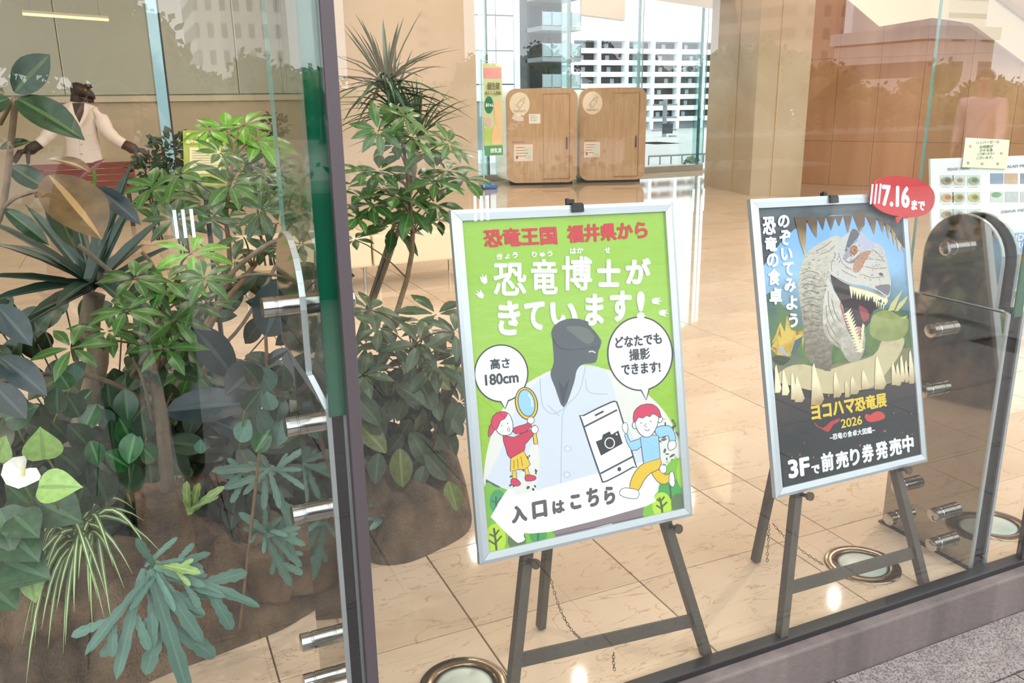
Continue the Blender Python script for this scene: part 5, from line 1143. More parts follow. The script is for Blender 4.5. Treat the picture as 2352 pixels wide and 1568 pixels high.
def txt3(body, M, w, h, m, parent=None, bold=0.0, name='lettering', upright=True):
    """flat lettering standing on the local x-z plane of M, w wide and h high"""
    v, f = glyphs(body, 2); me = bpy.data.meshes.new(name); vs_ = []; fs = []
    cps = [(0, 0)] + ([(bold * cos(2 * pi * k / 6), bold * sin(2 * pi * k / 6)) for k in range(6)] if bold else [])
    for q, (ox, oz) in enumerate(cps):
        n0 = len(vs_); vs_ += [(ox + p[0] * w, -.00004 * q, oz + p[1] * h) for p in v]; fs += [tuple(n0 + i for i in c) for c in f]
    me.from_pydata(vs_, [], fs); me.materials.append(m); o = link(name, me, parent)
    if parent:
        root = parent
        while root.parent: root = root.parent
        o.matrix_basis = (root.matrix_world.inverted() if OFF.get(parent, V()).length == 0 else Matrix.Translation(-OFF[parent])) @ M
    else: o.matrix_basis = M
    return o
booth((5.778, 13.034), (6.864, 12.61), 'wooden booth with rounded corners next to the tall banner', [(.37, 1.0, .19, .19 * .8), (.12, .40, .31, .27)])
booth((7.007, 12.795), (8.057, 12.401), 'wooden booth with rounded corners nearer the stone pillar', [(.08, .43, .27, .25)])

# ---------------- tall banner with its blue weight
bx0, bx1 = atY(1108, 145, 12.7), atY(1151, 145, 12.7); bz0, bz1 = atY(1128, 357, 12.7).z, bx0.z
t = thing('banner_flag', (bx0.x, 12.7, 0), 'tall pale green vertical banner on a pole beside the wooden booth', 'banner')
pole = MB().tube([(bx0.x - .02, 12.7, .03), (bx0.x - .02, 12.7, bz1 + .06)], .011, 10).tube([(bx0.x - .03, 12.7, bz1 + .03), (bx1.x + .02, 12.7, bz1 + .03)], .006, 8).build('pole', mat('white_pole', (206, 222, 224), .4), t)
fw = bx1.x - bx0.x; fh = bz1 - bz0
def fl_(u, v): return (bx0.x + fw * u, 12.69 + .012 * sin(v * 7) + .01 * sin(u * 4), bz0 + fh * v)
cl = MB(); cl.loft([[fl_(u / 6, v / 24) for u in range(7)] for v in range(25)], caps=False, closed=False); cl = cl.build('cloth', mat('banner_green', (214, 226, 176), .8), t, smooth=True)
def fpatch(u0, u1, v0, v1, m, nm, dy=.004):
    b = MB(); b.loft([[tuple(V(fl_(u0 + (u1 - u0) * i / 6, v0 + (v1 - v0) * j / 8)) - V((0, dy, 0))) for i in range(7)] for j in range(9)], caps=False, closed=False); return b.build(nm, m, cl)
fpatch(.04, .96, .84, .95, mat('banner_pink', (236, 168, 172), .8), 'pink_ribbon'); fpatch(0, 1, 0, .11, mat('banner_band', (70, 160, 96), .8), 'green_band'); fpatch(.02, 1, .11, .30, mat('banner_lime', (188, 220, 120), .8), 'lime_field')
bl = MB(); bl.poly([tuple(V(fl_(.28 + .24 * cos(2 * pi * k / 28), .555 + .093 * sin(2 * pi * k / 28))) - V((0, .007, 0))) for k in range(28)]); bl.build('green_bubble', mat('banner_teal', (34, 140, 112), .8), cl)
bl = MB(); bl.poly([tuple(V(fl_(.24 + .17 * cos(2 * pi * k / 24), .37 + .05 * sin(2 * pi * k / 24))) - V((0, .007, 0))) for k in range(24)]); bl.build('round_picture', mat('banner_rose', (224, 196, 200), .8), cl)
fig = MB(); fig.poly([tuple(V(fl_(*q)) - V((0, .008, 0))) for q in ((.45, .12), (.4, .2), (.5, .3), (.62, .36), (.56, .45), (.55, .55), (.7, .62), (.9, .58), (.98, .48), (.98, .12))]); fig.build('mother_picture', mat('banner_peach', (238, 206, 160), .8), cl)
for body, u0, u1, v, hh, mm in (('誕生館', .2, .85, .72, .075, (120, 122, 96)), ('あんしん授乳', .06, .92, .665, .035, (132, 132, 104)), ('赤ちゃん', .08, .48, .535, .04, (236, 244, 236)), ('授乳室', .3, .92, .03, .05, (236, 244, 236))):
    q = V(fl_(u0, v)); txt3(body, Matrix.Translation((q.x, q.y - .022, q.z)), (u1 - u0) * fw, hh * fh, mat('txt_%d%d' % (mm[0], mm[2]), mm, .7), cl, .003)
c = atZ(1118, 432, 0); wb = MB().box((c.x, c.y - .1, .035), (.24, .20, .07), None, .03).box((c.x - .03, c.y - .1, .085), (.10, .10, .05), None, .02)
tag(wb.build('banner_weight', mat('blue_plastic', (62, 116, 196), .4), None), 'blue plastic water weight holding the foot of the banner', 'weight')

# ---------------- cream bench cubes
m_cush = mat('cream_leather', (236, 218, 186), .5); m_leg = mat('steel_leg', (200, 196, 188), .2, .9)
BY = 6.1
zt = atY(830, 543, BY).z; zb_ = atY(830, 615, BY).z
def bench(px0, px1, lab):
    x0, x1 = atY(px0, 580, BY).x, atY(px1, 580, BY).x
    t = thing('bench', ((x0 + x1) / 2, BY + .3, 0), lab, 'bench', 'cream upholstered benches')
    MB().lohi((x0, BY, zb_), (x1, BY + .52, zt), .018).build('cushion', m_cush, t)
    for x in (x0 + .05, x1 - .05):
        for y in (BY + .06, BY + .46): MB().tube([(x, y, 0), (x, y, zb_ + .002)], .009, 8).build('leg', m_leg, t)
bench(700, 854, 'cream bench half hidden behind the dark post'); bench(858, 1090, 'long cream bench running behind the green poster')
bench(560, 697, 'cream bench seen between the umbrella plant leaves')

# ---------------- red slatted bench and the coat statue
SYY = 10.9
m_red = mat('red_stained_slat', (128, 58, 40), .45, var=(8, (108, 46, 32), (.3, 3, 3))); m_fr = mat('dark_bench_frame', (60, 40, 34), .5)
x0, x1 = atY(72, 410, SYY).x, atY(312, 410, SYY).x; z1_, z0_ = atY(190, 374, SYY).z, atY(190, 446, SYY).z
t = thing('slatted_bench', ((x0 + x1) / 2, SYY, 0), 'red slatted bench back in front of the white coat statue', 'bench')
n = 5; hs_ = (z1_ - z0_) / n
for k in range(n): MB().lohi((x0, SYY - .02, z0_ + k * hs_ + .0025), (x1, SYY + .01, z0_ + (k + 1) * hs_ - .0025), .003).build('slat', m_red, t)
for k in range(3): MB().lohi((x0, SYY + .08 + k * .13, z0_ - .02), (x1, SYY + .19 + k * .13, z0_ + .01), .004).build('seat_slat', m_red, t)
for x in (x0 + .08, x1 - .12): MB().lohi((x, SYY + .012, 0), (x + .05, SYY + .05, z1_ - .02)).build('leg', m_fr, t); MB().lohi((x, SYY + .40, 0), (x + .05, SYY + .45, z0_ - .02)).build('leg', m_fr, t)
SY2 = 11.7
def sp(px, py, dy=0): return atY(px, py, SY2 + dy)
zf = sp(185, 190).z
t = thing('dinosaur_statue', (sp(188, 300).x, SY2, 0), 'dark dinosaur statue in a white coat with arms spread behind the red bench', 'statue')
m_hid = mat('dark_brown_hide', (64, 42, 32), .55, var=(20, (48, 32, 26)), bump=(60, .5)); m_coat = mat('white_coat', (236, 222, 208), .8, bump=(9, .35)); m_seam = mat('coat_seam', (196, 180, 164), .8)
def ring(pxl, pxr, py, dep, n=20):
    a, b = sp(pxl, py), sp(pxr, py); c = (a + b) / 2; w = (b.x - a.x) / 2
    return [(c.x + w * cos(2 * pi * k / n), c.y + dep * w * sin(2 * pi * k / n), c.z) for k in range(n)]
torso = MB().loft([ring(160, 190, 233, .8), ring(148, 206, 238, .6), ring(134, 224, 247, .45), ring(130, 229, 258, .48), ring(134, 226, 275, .55), ring(142, 223, 298, .6), ring(149, 226, 320, .58), ring(150, 231, 345, .56), ring(147, 238, 370, .56), ring(140, 248, 420, .56), ring(136, 254, 470, .56)])
torso = torso.build('coat', m_coat, t, smooth=True)
for pts, rr in ((((150, 252), (130, 272), (118, 300), (104, 318), (90, 331)), (.05, .088, .080, .068, .066)), (((211, 252), (231, 272), (246, 300), (264, 318), (284, 331)), (.05, .088, .080, .068, .066))):
    MB().tube(catmull([sp(*p, -.03 - .02 * k) for k, p in enumerate(pts)], 4, False), [rr[min(k // 4, 4)] for k in range(17)], 14).build('sleeve', m_coat, t, smooth=True)
lap = MB()
for s_, pts in ((-1, ((164, 236), (156, 252), (160, 262), (181, 288), (183, 284), (172, 262))), (1, ((194, 236), (206, 252), (203, 262), (185, 292), (181, 286), (192, 262)))): lap.prism([sp(*p, -.23) for p in pts], (0, .02, 0))
o = lap.build('lapel', m_coat, torso); o2 = MB()
for a, b in (((181, 288), (184, 372)), ((206, 252), (203, 262)), ((195, 296), (216, 298)), ((195, 296), (196, 310)), ((216, 298), (214, 311)), ((196, 310), (214, 311)), ((160, 262), (181, 288)), ((203, 262), (185, 292)), ((158, 345), (178, 346)), ((205, 344), (228, 342))): o2.bar(sp(*a, -.236), sp(*b, -.236), .006, .003)
o2.build('seam', m_seam, torso)
for py in (310, 332, 354): MB().tube([sp(187, py, -.245), sp(187, py, -.235)], .014, 10).build('button', m_seam, torso)
nk = MB().loft([ring(163, 195, 262, .5), ring(162, 196, 245, .7), ring(161, 197, 232, .85), ring(162, 198, 218, .9), ring(164, 197, 206, .9)]).build('neck', m_hid, t, smooth=True)
ch_ = MB().prism([sp(*p, -.205) for p in ((166, 236), (194, 236), (192, 255), (182, 282), (172, 262))], (0, .1, 0)).build('chest', m_hid, t)
hd = MB(); rings = []
for px, py, rz, ry in ((162, 208, 5, .05), (166, 206, 15, .09), (178, 206, 17, .12), (190, 208, 16, .12), (202, 213, 13, .10), (210, 217, 11, .085), (216, 221, 8, .07), (219, 223, 3, .03)):
    c = sp(px, py); r_ = rz * (c - EYEP).dot(F_) / FOC; rings.append([(c.x, c.y + ry * cos(2 * pi * k / 18), c.z + r_ * sin(2 * pi * k / 18)) for k in range(18)])
hd.loft(rings); c = sp(202, 198); hd.ico(c + V((0, -.05, 0)), .045, 2, (1.2, .6, .7)); hd.ico(c + V((0, .05, 0)), .045, 2, (1.2, .6, .7)); hd = hd.build('head', m_hid, t, smooth=True)
jw = MB(); rings = []
for px, py, rz, ry in ((182, 223, 7, .09), (195, 227, 7, .08), (206, 230, 6, .07), (213, 232, 4, .055), (216, 232, 2, .03)):
    c = sp(px, py); r_ = rz * (c - EYEP).dot(F_) / FOC; rings.append([(c.x, c.y + ry * cos(2 * pi * k / 14), c.z + r_ * sin(2 * pi * k / 14)) for k in range(14)])
jw.loft(rings).build('jaw', m_hid, hd, smooth=True)
for s_ in (-1, 1): MB().ico(sp(196, 207) + V((0, s_ * .115, 0)), .017, 2).build('eye', mat('amber_eye', (150, 104, 40), .2), hd)
for wx, wy, sgn in ((90, 332, -1), (284, 332, 1)):
    w0 = sp(wx, wy, -.1); hb = MB(); pa = w0 + V((sgn * .10, -.03, -.055)); hb.tube([w0 + V((-sgn * .02, 0, .01)), w0 + V((sgn * .05, -.01, -.02)), pa, pa + V((sgn * .05, -.01, -.03))], [.055, .062, .066, .04], 12)
    for dx, dy, dz, L_ in ((.16, -.09, -.05, 1), (.19, -.02, -.05, 1.1), (.16, .05, -.06, 1), (.03, -.11, -.08, .8)):
        k0 = pa + V((sgn * .02, dy * .4, -.01)); k1 = pa + V((sgn * dx * .6, dy, dz * .4)); k2 = pa + V((sgn * dx, dy * 1.1, dz - .06)); hb.tube([k0, k1, k2, k2 + V((sgn * .012, 0, -.035))], [.03, .026, .018, .003], 8)
    hb.build('claw_hand', m_hid, t, smooth=True)
for s_ in (-1, 1): c = sp(193 + s_ * 22, 470); MB().tube([c + V((0, 0, .1)), V((c.x, c.y, .0))], [.10, .085], 14).build('leg', m_hid, t, smooth=True)

# ---------------- notice among the plants
NY = 4.3
t = thing('notice_board', (atY(468, 400, NY).x, NY, 0), 'small yellow-green notice on a stand among the plants', 'sign')
c4 = [atY(x, y, NY) for x, y in ((420, 299), (517, 302), (519, 424), (424, 428))]
bd = MB().prism(c4, (0, .012, 0)).build('board', mat('notice_olive', (168, 172, 66), .5), t)
def nl(u, v, d=-.002): a = c4[0].lerp(c4[1], u); b = c4[3].lerp(c4[2], u); return a.lerp(b, v) + V((0, d, 0))
MB().prism([nl(.14, .30, -.003), nl(.88, .30, -.003), nl(.88, .78, -.003), nl(.14, .78, -.003)], (0, .002, 0)).build('text_panel', mat('notice_cream', (226, 212, 160), .6), bd)
q = MB()
for k in range(9): q.prism([nl(.2, .35 + k * .045, -.0045), nl(.55 + .28 * rf.random(), .35 + k * .045, -.0045), nl(.8, .362 + k * .045, -.0045), nl(.2, .362 + k * .045, -.0045)], (0, .0008, 0))
q.build('print_lines', mat('notice_brown', (176, 156, 110), .6), bd)
def nt(body, u0, u1, v, hh): a = nl(u0, v, -.004); txt3(body, Matrix.Translation(a), (nl(u1, v) - a).x, hh, mat('notice_pale', (224, 222, 150), .6), bd, .0012)
nt('恐竜博士ベンチ', .08, .9, .115, .017); nt('福井県立恐竜博物館', .06, .92, .235, .017)
MB().tube([(atY(468, 400, NY).x, NY + .02, .04), (atY(468, 400, NY).x, NY + .02, c4[3].z + .05)], .012, 8).build('post', m_blk, t); MB().box((atY(468, 400, NY).x, NY + .02, .02), (.25, .2, .04), None, .01).build('foot', m_blk, t)
# clipped dark shrubs in pots at the back
def pot_shrub(px, py, Y, r, lab):
    global p
    c = atY(px, py, Y); p = Plant('potted_shrub', (c.x, Y, 0), lab, None); rr = r * (c - EYEP).dot(F_) / FOC
    for k in range(150):
        d = rndv(1); d.normalize(); C = c + d * rr * (rp.random() ** .4); p.leaf(leafmesh('oval', L_SHR[0], .2, .16, L_SHR[1]), C, d + rndv(.6), V((0, -.6, .8)), rr * .38, 1.0)
    for k in range(4): p.tube(sag(V((c.x + rp.uniform(-.04, .04), Y, .25)), c + rndv(rr * .4), .02), .007, 5)
    p.done(m_barkd, 'stem'); n_ = 24
    MB().loft([[(c.x + q * cos(2 * pi * k / n_), Y + q * sin(2 * pi * k / n_), z) for k in range(n_)] for q, z in ((.12, 0), (.15, .27), (.165, .27), (.165, .30), (.14, .30), (.13, .26))]).build('pot', mat('cream_pot', (196, 172, 140), .5), p.t, smooth=False)
pot_shrub(395, 355, 6.8, 52, 'round dark potted shrub left of the green notice'); pot_shrub(345, 400, 7.6, 44, 'dark potted shrub at the right end of the red bench'); pot_shrub(632, 290, 6.6, 30, 'small round potted shrub on bare stems near the steel fin'); pot_shrub(600, 400, 6.0, 52, 'dark potted shrub low behind the light green umbrella tree')

# ---------------- menu stand on the right
MY = 3.9
def mp(x, y, d=0): return atY(x, y, MY + d)
cx_ = mp(2330, 600).x
t = thing('menu_stand', (cx_, MY, 0), 'white menu board stand behind the arched steel plate', 'menu stand')
bd = MB().prism([mp(2137, 365), mp(2500, 352), mp(2500, 545), mp(2140, 531)], (0, .014, 0)).build('menu_board', mat('menu_white', (226, 232, 238), .4), t)
mpx = lambda x, y: mp(x, y, -.002)
def pq(x0, y0, x1, y1, m, nm, d=-.002, par=None): return MB().prism([mp(x0, y0, d), mp(x1, y0, d), mp(x1, y1, d), mp(x0, y1, d)], (0, .0012, 0)).build(nm, m, par or bd)
food = [(150, 140, 124), (196, 186, 176), (150, 160, 140), (196, 152, 112), (176, 164, 130), (170, 172, 112), (160, 140, 120), (180, 180, 176), (168, 164, 158)]
k = 0
for ry in (402, 441, 480):
    for rx in (2160, 2188, 2222):
        pq(rx, ry, rx + 30, ry + 24, mat('menu_cell', (196, 206, 206), .5), 'photo', -.0022)
        b = MB(); b.poly([tuple(mp(rx + 15 + 13 * cos(2 * pi * j / 20), ry + 13 + 9 * sin(2 * pi * j / 20), -.0045)) for j in range(20)]); b.build('dish', mat('dish_%d' % k, food[k], .5), bd)
        b = MB(); b.poly([tuple(mp(rx + 17 + 7 * cos(2 * pi * j / 14), ry + 12 + 5 * sin(2 * pi * j / 14), -.005)) for j in range(14)]); b.build('dish', mat('dish_in_%d' % k, tuple(int(c * .72) for c in food[k]), .5), bd); k += 1
for rx, c in ((2275, (128, 150, 176)), (2308, (190, 164, 140)), (2344, (130, 140, 160))): pq(rx, 398, rx + 30, 422, mat('drink_%d' % rx, c, .5), 'photo', -.0022)
for rx, c in ((2275, (188, 200, 200)), (2309, (170, 182, 188)), (2344, (178, 186, 190))): pq(rx, 440, rx + 30, 464, mat('drink2_%d' % rx, c, .5), 'photo', -.0022)
b = MB(); b.poly([tuple(mp(2289 + 11 * cos(2 * pi * j / 18), 447 + 6 * sin(2 * pi * j / 18), -.0045)) for j in range(18)]); b.build('dish', mat('green_salad', (84, 152, 100), .5), bd)
def mt_(body, x0, x1, y, hh, c=(120, 126, 134), bold=.0008): a = mp(x0, y, -.004); txt3(body, Matrix.Translation(a), (mp(x1, y) - a).x, (mp(x0, y - hh) - mp(x0, y)).z, mat('menu_ink_%d' % c[0], c, .6), bd, bold)
mt_('FOOD MENU', 2177, 2226, 392, 6); mt_('SALAD MENU', 2308, 2368, 386, 6); mt_('DRINK MENU', 2300, 2366, 490, 6)
for ry in (430, 469, 508):
    for rx in (2160, 2188, 2222): pq(rx + 3, ry - 1, rx + 24, ry, mat('menu_ink_l', (168, 174, 180), .6), 'print_line')
cd = MB().prism([mp(2218, 316, -.012), mp(2319, 321, -.012), mp(2313, 388, -.012), mp(2210, 384, -.012)], (0, .002, 0)).build('notice_card', mat('card_cream', (228, 230, 208), .6), t)
def ct(body, x0, x1, y, hh): a = mp(x0, y, -.0135); txt3(body, Matrix.Translation(a), (mp(x1, y) - a).x, (mp(x0, y - hh) - mp(x0, y)).z, mat('card_ink', (130, 128, 116), .6), cd, .0005)
ct('ハンバーガーは', 2242, 2290, 331, 7); ct('お時間が', 2250, 2276, 341, 7); ct('かかる為', 2250, 2275, 349, 7); ct('ご了承ください', 2245, 2280, 357, 6); ct('ございます。', 2242, 2276, 366, 6)
for x, y, c in ((2229, 336, (206, 172, 96)), (2300, 352, (206, 172, 96)), (2256, 376, (196, 160, 120)), (2224, 374, (150, 156, 130)), (2292, 376, (156, 160, 128))):
    b = MB(); b.poly([tuple(mp(x + (4.5 if j % 2 else 2) * cos(2 * pi * j / 10), y + (4.5 if j % 2 else 2) * sin(2 * pi * j / 10), -.0135)) for j in range(10)]); b.build('little_star', mat('star_%d' % c[0], c, .6), cd)
bp_ = MB().prism([mp(2300, 536, -.03), mp(2470, 531, -.03), mp(2470, 660, -.03), mp(2296, 663, -.03)], (0, .008, 0)).build('burger_poster', mat('poster_blue', (122, 158, 208), .45), t)
def bt_(body, x0, x1, y, hh): a = mp(x0, y, -.0325); txt3(body, Matrix.Translation(a), (mp(x1, y) - a).x, (mp(x0, y - hh) - mp(x0, y)).z, mat('pale_blue_ink', (206, 222, 240), .6), bp_, .002)
bt_('ONDINE', 2306, 2368, 556, 14); bt_('BURGER', 2306, 2372, 573, 13)
b = MB(); b.prism([mp(2308, 582, -.031), mp(2470, 580, -.031), mp(2470, 640, -.031), mp(2306, 642, -.031)], (0, .0006, 0)); b.build('burger_picture', mat('burger_buff', (206, 186, 150), .6), bp_)
for x, y, rx, ry, c in ((2345, 594, 34, 10, (186, 124, 84)), (2345, 606, 38, 5, (120, 150, 84)), (2340, 616, 40, 7, (150, 150, 140)), (2345, 628, 36, 8, (196, 150, 96))):
    q = MB(); q.poly([tuple(mp(x + rx * cos(2 * pi * j / 22), y + ry * sin(2 * pi * j / 22), -.0335 - .0002 * ry)) for j in range(22)]); q.build('burger_layer', mat('burger_%d' % c[1], c, .6), bp_)
MB().prism([mp(2296, 663, -.03), mp(2470, 660, -.03), mp(2470, 668, -.03), mp(2296, 671, -.03)], (0, .03, 0)).build('ledge', mat('white_ledge', (224, 226, 226), .5), t)
for x in (2318, 2420): a = mp(x, 540); MB().tube([(a.x, MY + .05, 0), (a.x, MY + .02, a.z + .1)], .012, 8).build('leg', m_leg, t)
for x in (2310, 2345): a = atZ(x, 680, 0); MB().box((a.x, MY + .02, .012), (.06, .3, .024), None, .006).build('foot', mat('brown_foot', (150, 110, 80), .5), t)

# ================================================================ town beyond the far windows
m_wpan = mat('white_facade_panel', (226, 234, 242), .6); m_wsh = mat('pale_blue_facade', (206, 220, 238), .6); m_win = mat('dark_window', (44, 52, 62), .5, spec=.2); m_win2 = mat('curtained_window', (150, 162, 176), .5); m_conc = mat('grey_concrete', (132, 136, 138), .8)
outg = struct(MB().lohi((-30, 15.2, -.6), (90, 140, -.42)).build('ground_far', mat('far_ground', (150, 152, 150), .9)))
YA = 24.0
def ea(px, py, Y=YA): return atY(px, py, Y)
t = thing('white_building', (ea(1120, 300).x, YA, -.42), 'white panelled building behind the banner', 'building')
xl, xr = ea(1020, 200).x, ea(1182, 200).x
MB().lohi((xl - 6, YA + .06, -.42), (xr, YA + 4, 9)).build('wall', mat('facade_joint', (120, 132, 144), .7), t)
zc = [ea(1100, y).z for y in (234, 194, 116, 34)] + [6.5, 9]
xc_ = [xl - 6, xl - 3, ea(1078, 200).x, ea(1141, 200).x, xr]
for a, b in zip(xc_, xc_[1:]):
    for c, d in zip(zc, zc[1:]): MB().lohi((a + .02, YA, c + .02), (b - .02, YA + .07, d - .02)).build('panel', m_wpan, t)
MB().lohi((xl - 6, YA - .02, -.42), (xr, YA + .05, ea(1100, 345).z)).build('base_wall', m_wpan, t)
MB().lohi((xl - 6, YA + .02, ea(1100, 345).z), (xr, YA + .055, ea(1100, 240).z)).build('shop_window', mat('shop_window', (120, 136, 140), .15), t)
xs_ = ea(1246, 200).x; MB().prism([V((xr, YA, -.42)), V((xs_, YA + 1.6, -.42)), V((xs_, YA + 5, -.42)), V((xr, YA + 4, -.42))], (0, 0, 9.5)).build('side_wall', m_wsh, t)
YB = 27.0
t = thing('balcony_tower', (ea(1290, 300, YB).x, YB, -.42), 'grey balcony tower with glass railings behind the booths', 'building')
xl, xr = ea(1246, 200, YB).x, ea(1334, 200, YB).x
MB().lohi((xl, YB + 1.2, -.42), (xr - .1, YB + 5, 9)).build('wall', mat('tower_wall', (78, 86, 88), .8, spec=.2), t)
zz_ = [ea(1290, y, YB).z for y in (204, 134, 64, -8)]
dz = zz_[1] - zz_[0]
for k in range(-2, 6):
    z = zz_[0] + k * dz
    MB().lohi((xl, YB, z - .10), (xr, YB + 1.3, z + .04)).build('balcony_slab', m_conc, t)
    rl2 = MB().lohi((xl, YB + .02, z + .06), (xr - .02, YB + .04, z + .48)).build('railing', mat('frosted_rail', (138, 158, 162), .3), t)
    pb = MB()
    for q in range(5): x = xl + (xr - xl) * q / 4 - (.02 if q == 4 else 0); pb.lohi((x, YB - .005, z + .04), (x + .02, YB + .045, z + .5))
    pb.build('rail_post', m_conc, rl2)
    for q in (.08, .55): MB().lohi((xl + (xr - xl) * q, YB + 1.15, z + .06), (xl + (xr - xl) * (q + .36), YB + 1.22, z + dz * .78)).build('window', m_win, t)
YC = 46.0
t = thing('apartment_block', (ea(1480, 300, YC).x, YC, -.42), 'long white apartment block with rows of balconies', 'building')
xl, xr = ea(1300, 200, YC).x, ea(1720, 200, YC).x; zt_ = ea(1480, 90, YC).z; dz = (ea(1480, 200, YC).z - ea(1480, 226.0, YC).z)
MB().lohi((xl, YC + .5, -.42), (xr, YC + 8, zt_)).build('wall', mat('apartment_wall', (150, 158, 168), .7), t)
cols = [ea(p_, 200, YC).x for p_ in (1312, 1374, 1437, 1497, 1557, 1612, 1668)]
MB().lohi((xl, YC - .1, zt_ - .12), (xr, YC + .6, zt_ + .1)).build('parapet', m_wpan, t)
for k in range(13):
    z = zt_ - (k + 1) * dz
    if z < -.4: break
    MB().lohi((xl, YC - .02, z - .16), (xr, YC + .55, z + .12)).build('balcony_band', m_wpan, t)
    for a, b in zip(cols, cols[1:]):
        q = (b - a)
        MB().lohi((a + q * .16, YC + .40, z + .12), (b - q * .06, YC + .52, z + dz - .2)).build('window', m_win, t)
        s_ = rf.uniform(.3, .6); MB().lohi((a + q * s_, YC + .36, z + .14), (a + q * (s_ + .14), YC + .42, z + dz - .26)).build('curtain', m_win2, t)
for x in cols: MB().lohi((x - .11, YC - .12, -.42), (x + .11, YC + .5, zt_)).build('column', m_wpan, t)
# low things at street level
YD = 19.0
q0 = ea(1485, 400, YD); q1 = ea(1640, 400, YD)
tag(MB().lohi((q0.x - 3, YD, -.42), (q1.x + 1, YD + .25, ea(1550, 383, YD).z)).build('low_wall', m_conc, None), 'low grey wall outside the far window', 'wall')
def rail_(x0, x1, y, z0, z1, lab):
    t = thing('street_railing', ((x0 + x1) / 2, y, z0), lab, 'railing'); MB().tube([(x0, y, z1), (x1, y, z1)], .03, 6).build('top_rail', mat('grey_rail', (120, 126, 130), .5, .5), t)
    for k in range(7): x = x0 + (x1 - x0) * k / 6; MB().tube([(x, y, z0), (x, y, z1)], .022, 6).build('post', mat('grey_rail', (120, 126, 130), .5, .5), t)
rail_(ea(1490, 370, 20.5).x, ea(1640, 370, 20.5).x, 20.5, -.42, ea(1550, 356, 20.5).z, 'grey street railing beyond the low wall')
t = thing('white_cabin', (ea(1540, 350, 30).x, 30, -.42), 'white roadside cabin in front of the apartment block', 'cabin'); x0, x1 = ea(1505, 350, 30).x, ea(1570, 350, 30).x
MB().lohi((x0, 30, -.42), (x1, 32, ea(1540, 345, 30).z), .05).build('body', m_wpan, t); MB().lohi((x0 - .1, 29.9, ea(1540, 345, 30).z), (x1 + .1, 32.1, ea(1540, 340, 30).z)).build('roof', m_conc, t); MB().lohi((x0 + .3, 29.97, .0), (x0 + .8, 30.0, .4)).build('window', m_win, t)
def utility_pole(px, Y, lab):
    t = thing('utility_pole', (ea(px, 350, Y).x, Y, -.42), lab, 'pole'); x = ea(px, 350, Y).x; zt = ea(px, 228, Y).z
    MB().tube([(x, Y, -.42), (x, Y, zt)], .11, 8).build('shaft', mat('pole_grey', (118, 124, 130), .7), t)
    for k in range(3): MB().lohi((x - .7, Y - .04, zt - .3 - k * .6), (x + .7, Y + .04, zt - .22 - k * .6)).build('crossarm', mat('pole_grey', (118, 124, 130), .7), t)
    MB().tube([(x + .3, Y - .3, zt - 2.4), (x + .3, Y - .3, zt - 1.7)], .2, 10).build('transformer', m_conc, t)
utility_pole(1524, 36, 'utility pole with crossarms in front of the apartment block')
def small_tree(px, py, Y, r, lab, mats):
    global p
    c = atY(px, py, Y); p = Plant('street_tree', (c.x, Y, -.42), lab, None); rr = r * (c - EYEP).dot(F_) / FOC; p.tube([V((c.x, Y, -.42)), c], [.06, .03])
    b = MB(); 
    for k in range(260):
        d = rndv(1); d.normalize(); C = c + d * rr * rp.random() ** .4; s_ = rr * .28; a = rndv(1).normalized() * s_; e = a.orthogonal().normalized() * s_ * .5; b.poly([C - a, C + e, C + a, C - e])
    o = b.build('foliage', mats, p.t, recalc=False); o['kind'] = 'stuff'; p.done(m_barkd, 'trunk')
small_tree(1588, 378, 19.8, 20, 'little green tree outside the window beside the pillar', L_UMB[0]); small_tree(1084, 335, 22.5, 14, 'low clipped hedge plant outside behind the banner', L_SHR[0]); small_tree(1062, 335, 22.5, 14, 'low clipped hedge plant outside by the wall edge', L_SHR[0])
# ================================================================ the street behind the viewer (seen mirrored in the glass)
def refl(px, py, yv): q = atY(px, py, yv); return V((q.x, 2 * GY - q.y, q.z))
ro = random.Random(31)
L_TREE = mat('street_tree_leaf', (66, 84, 44), .6, rand=.1); L_TREE2 = mat('street_tree_leaf_yellow', (96, 98, 42), .6); L_HEDGE = mat('hedge_leaf', (46, 62, 38), .6)
def crown(c, rr, n, m, par, sq=.85):
    b = MB()
    lobes = [(c + V((ro.uniform(-.7, .7), ro.uniform(-.5, .5), ro.uniform(-.6, .6))) * rr, rr * ro.uniform(.35, .6)) for _ in range(9)] + [(c, rr * .75)]
    for k in range(n):
        lc, lr = ro.choice(lobes); d = V((ro.gauss(0, 1), ro.gauss(0, 1), ro.gauss(0, 1) * sq)).normalized(); C = lc + d * lr * ro.uniform(.55, 1.0)
        s_ = rr * ro.uniform(.05, .1); a = V((ro.uniform(-1, 1), ro.uniform(-1, 1), ro.uniform(-1, 1))).normalized() * s_; e = a.orthogonal().normalized() * s_ * .6
        b.poly([C - a, C + e, C + a, C - e])
    for lc, lr in lobes: b.ico(lc, lr * .72, 2)
    o = b.build('foliage', m, par, recalc=False); o['kind'] = 'stuff'; return o
def tree(px, py, yv, rpx, lab, m, grp=None):
    c = refl(px, py, yv); t = thing('street_tree', (c.x, c.y, PAVE), lab, 'tree', grp); rr = rpx * ((V((c.x, 2 * GY - c.y, c.z)) - EYEP).dot(F_)) / FOC
    tr = MB().tube([(c.x, c.y, PAVE), (c.x + .1, c.y, c.z * .5), (c.x, c.y, c.z)], [.18, .14, .08], 8)
    for k in range(5): d = V((ro.uniform(-1, 1), ro.uniform(-1, 1), ro.uniform(.2, .9))); tr.tube([(c.x, c.y, c.z * .6), c + d * rr * .5], [.07, .03], 6)
    tr.build('trunk', m_barkd, t, smooth=True); crown(c, rr, 900, m, t)
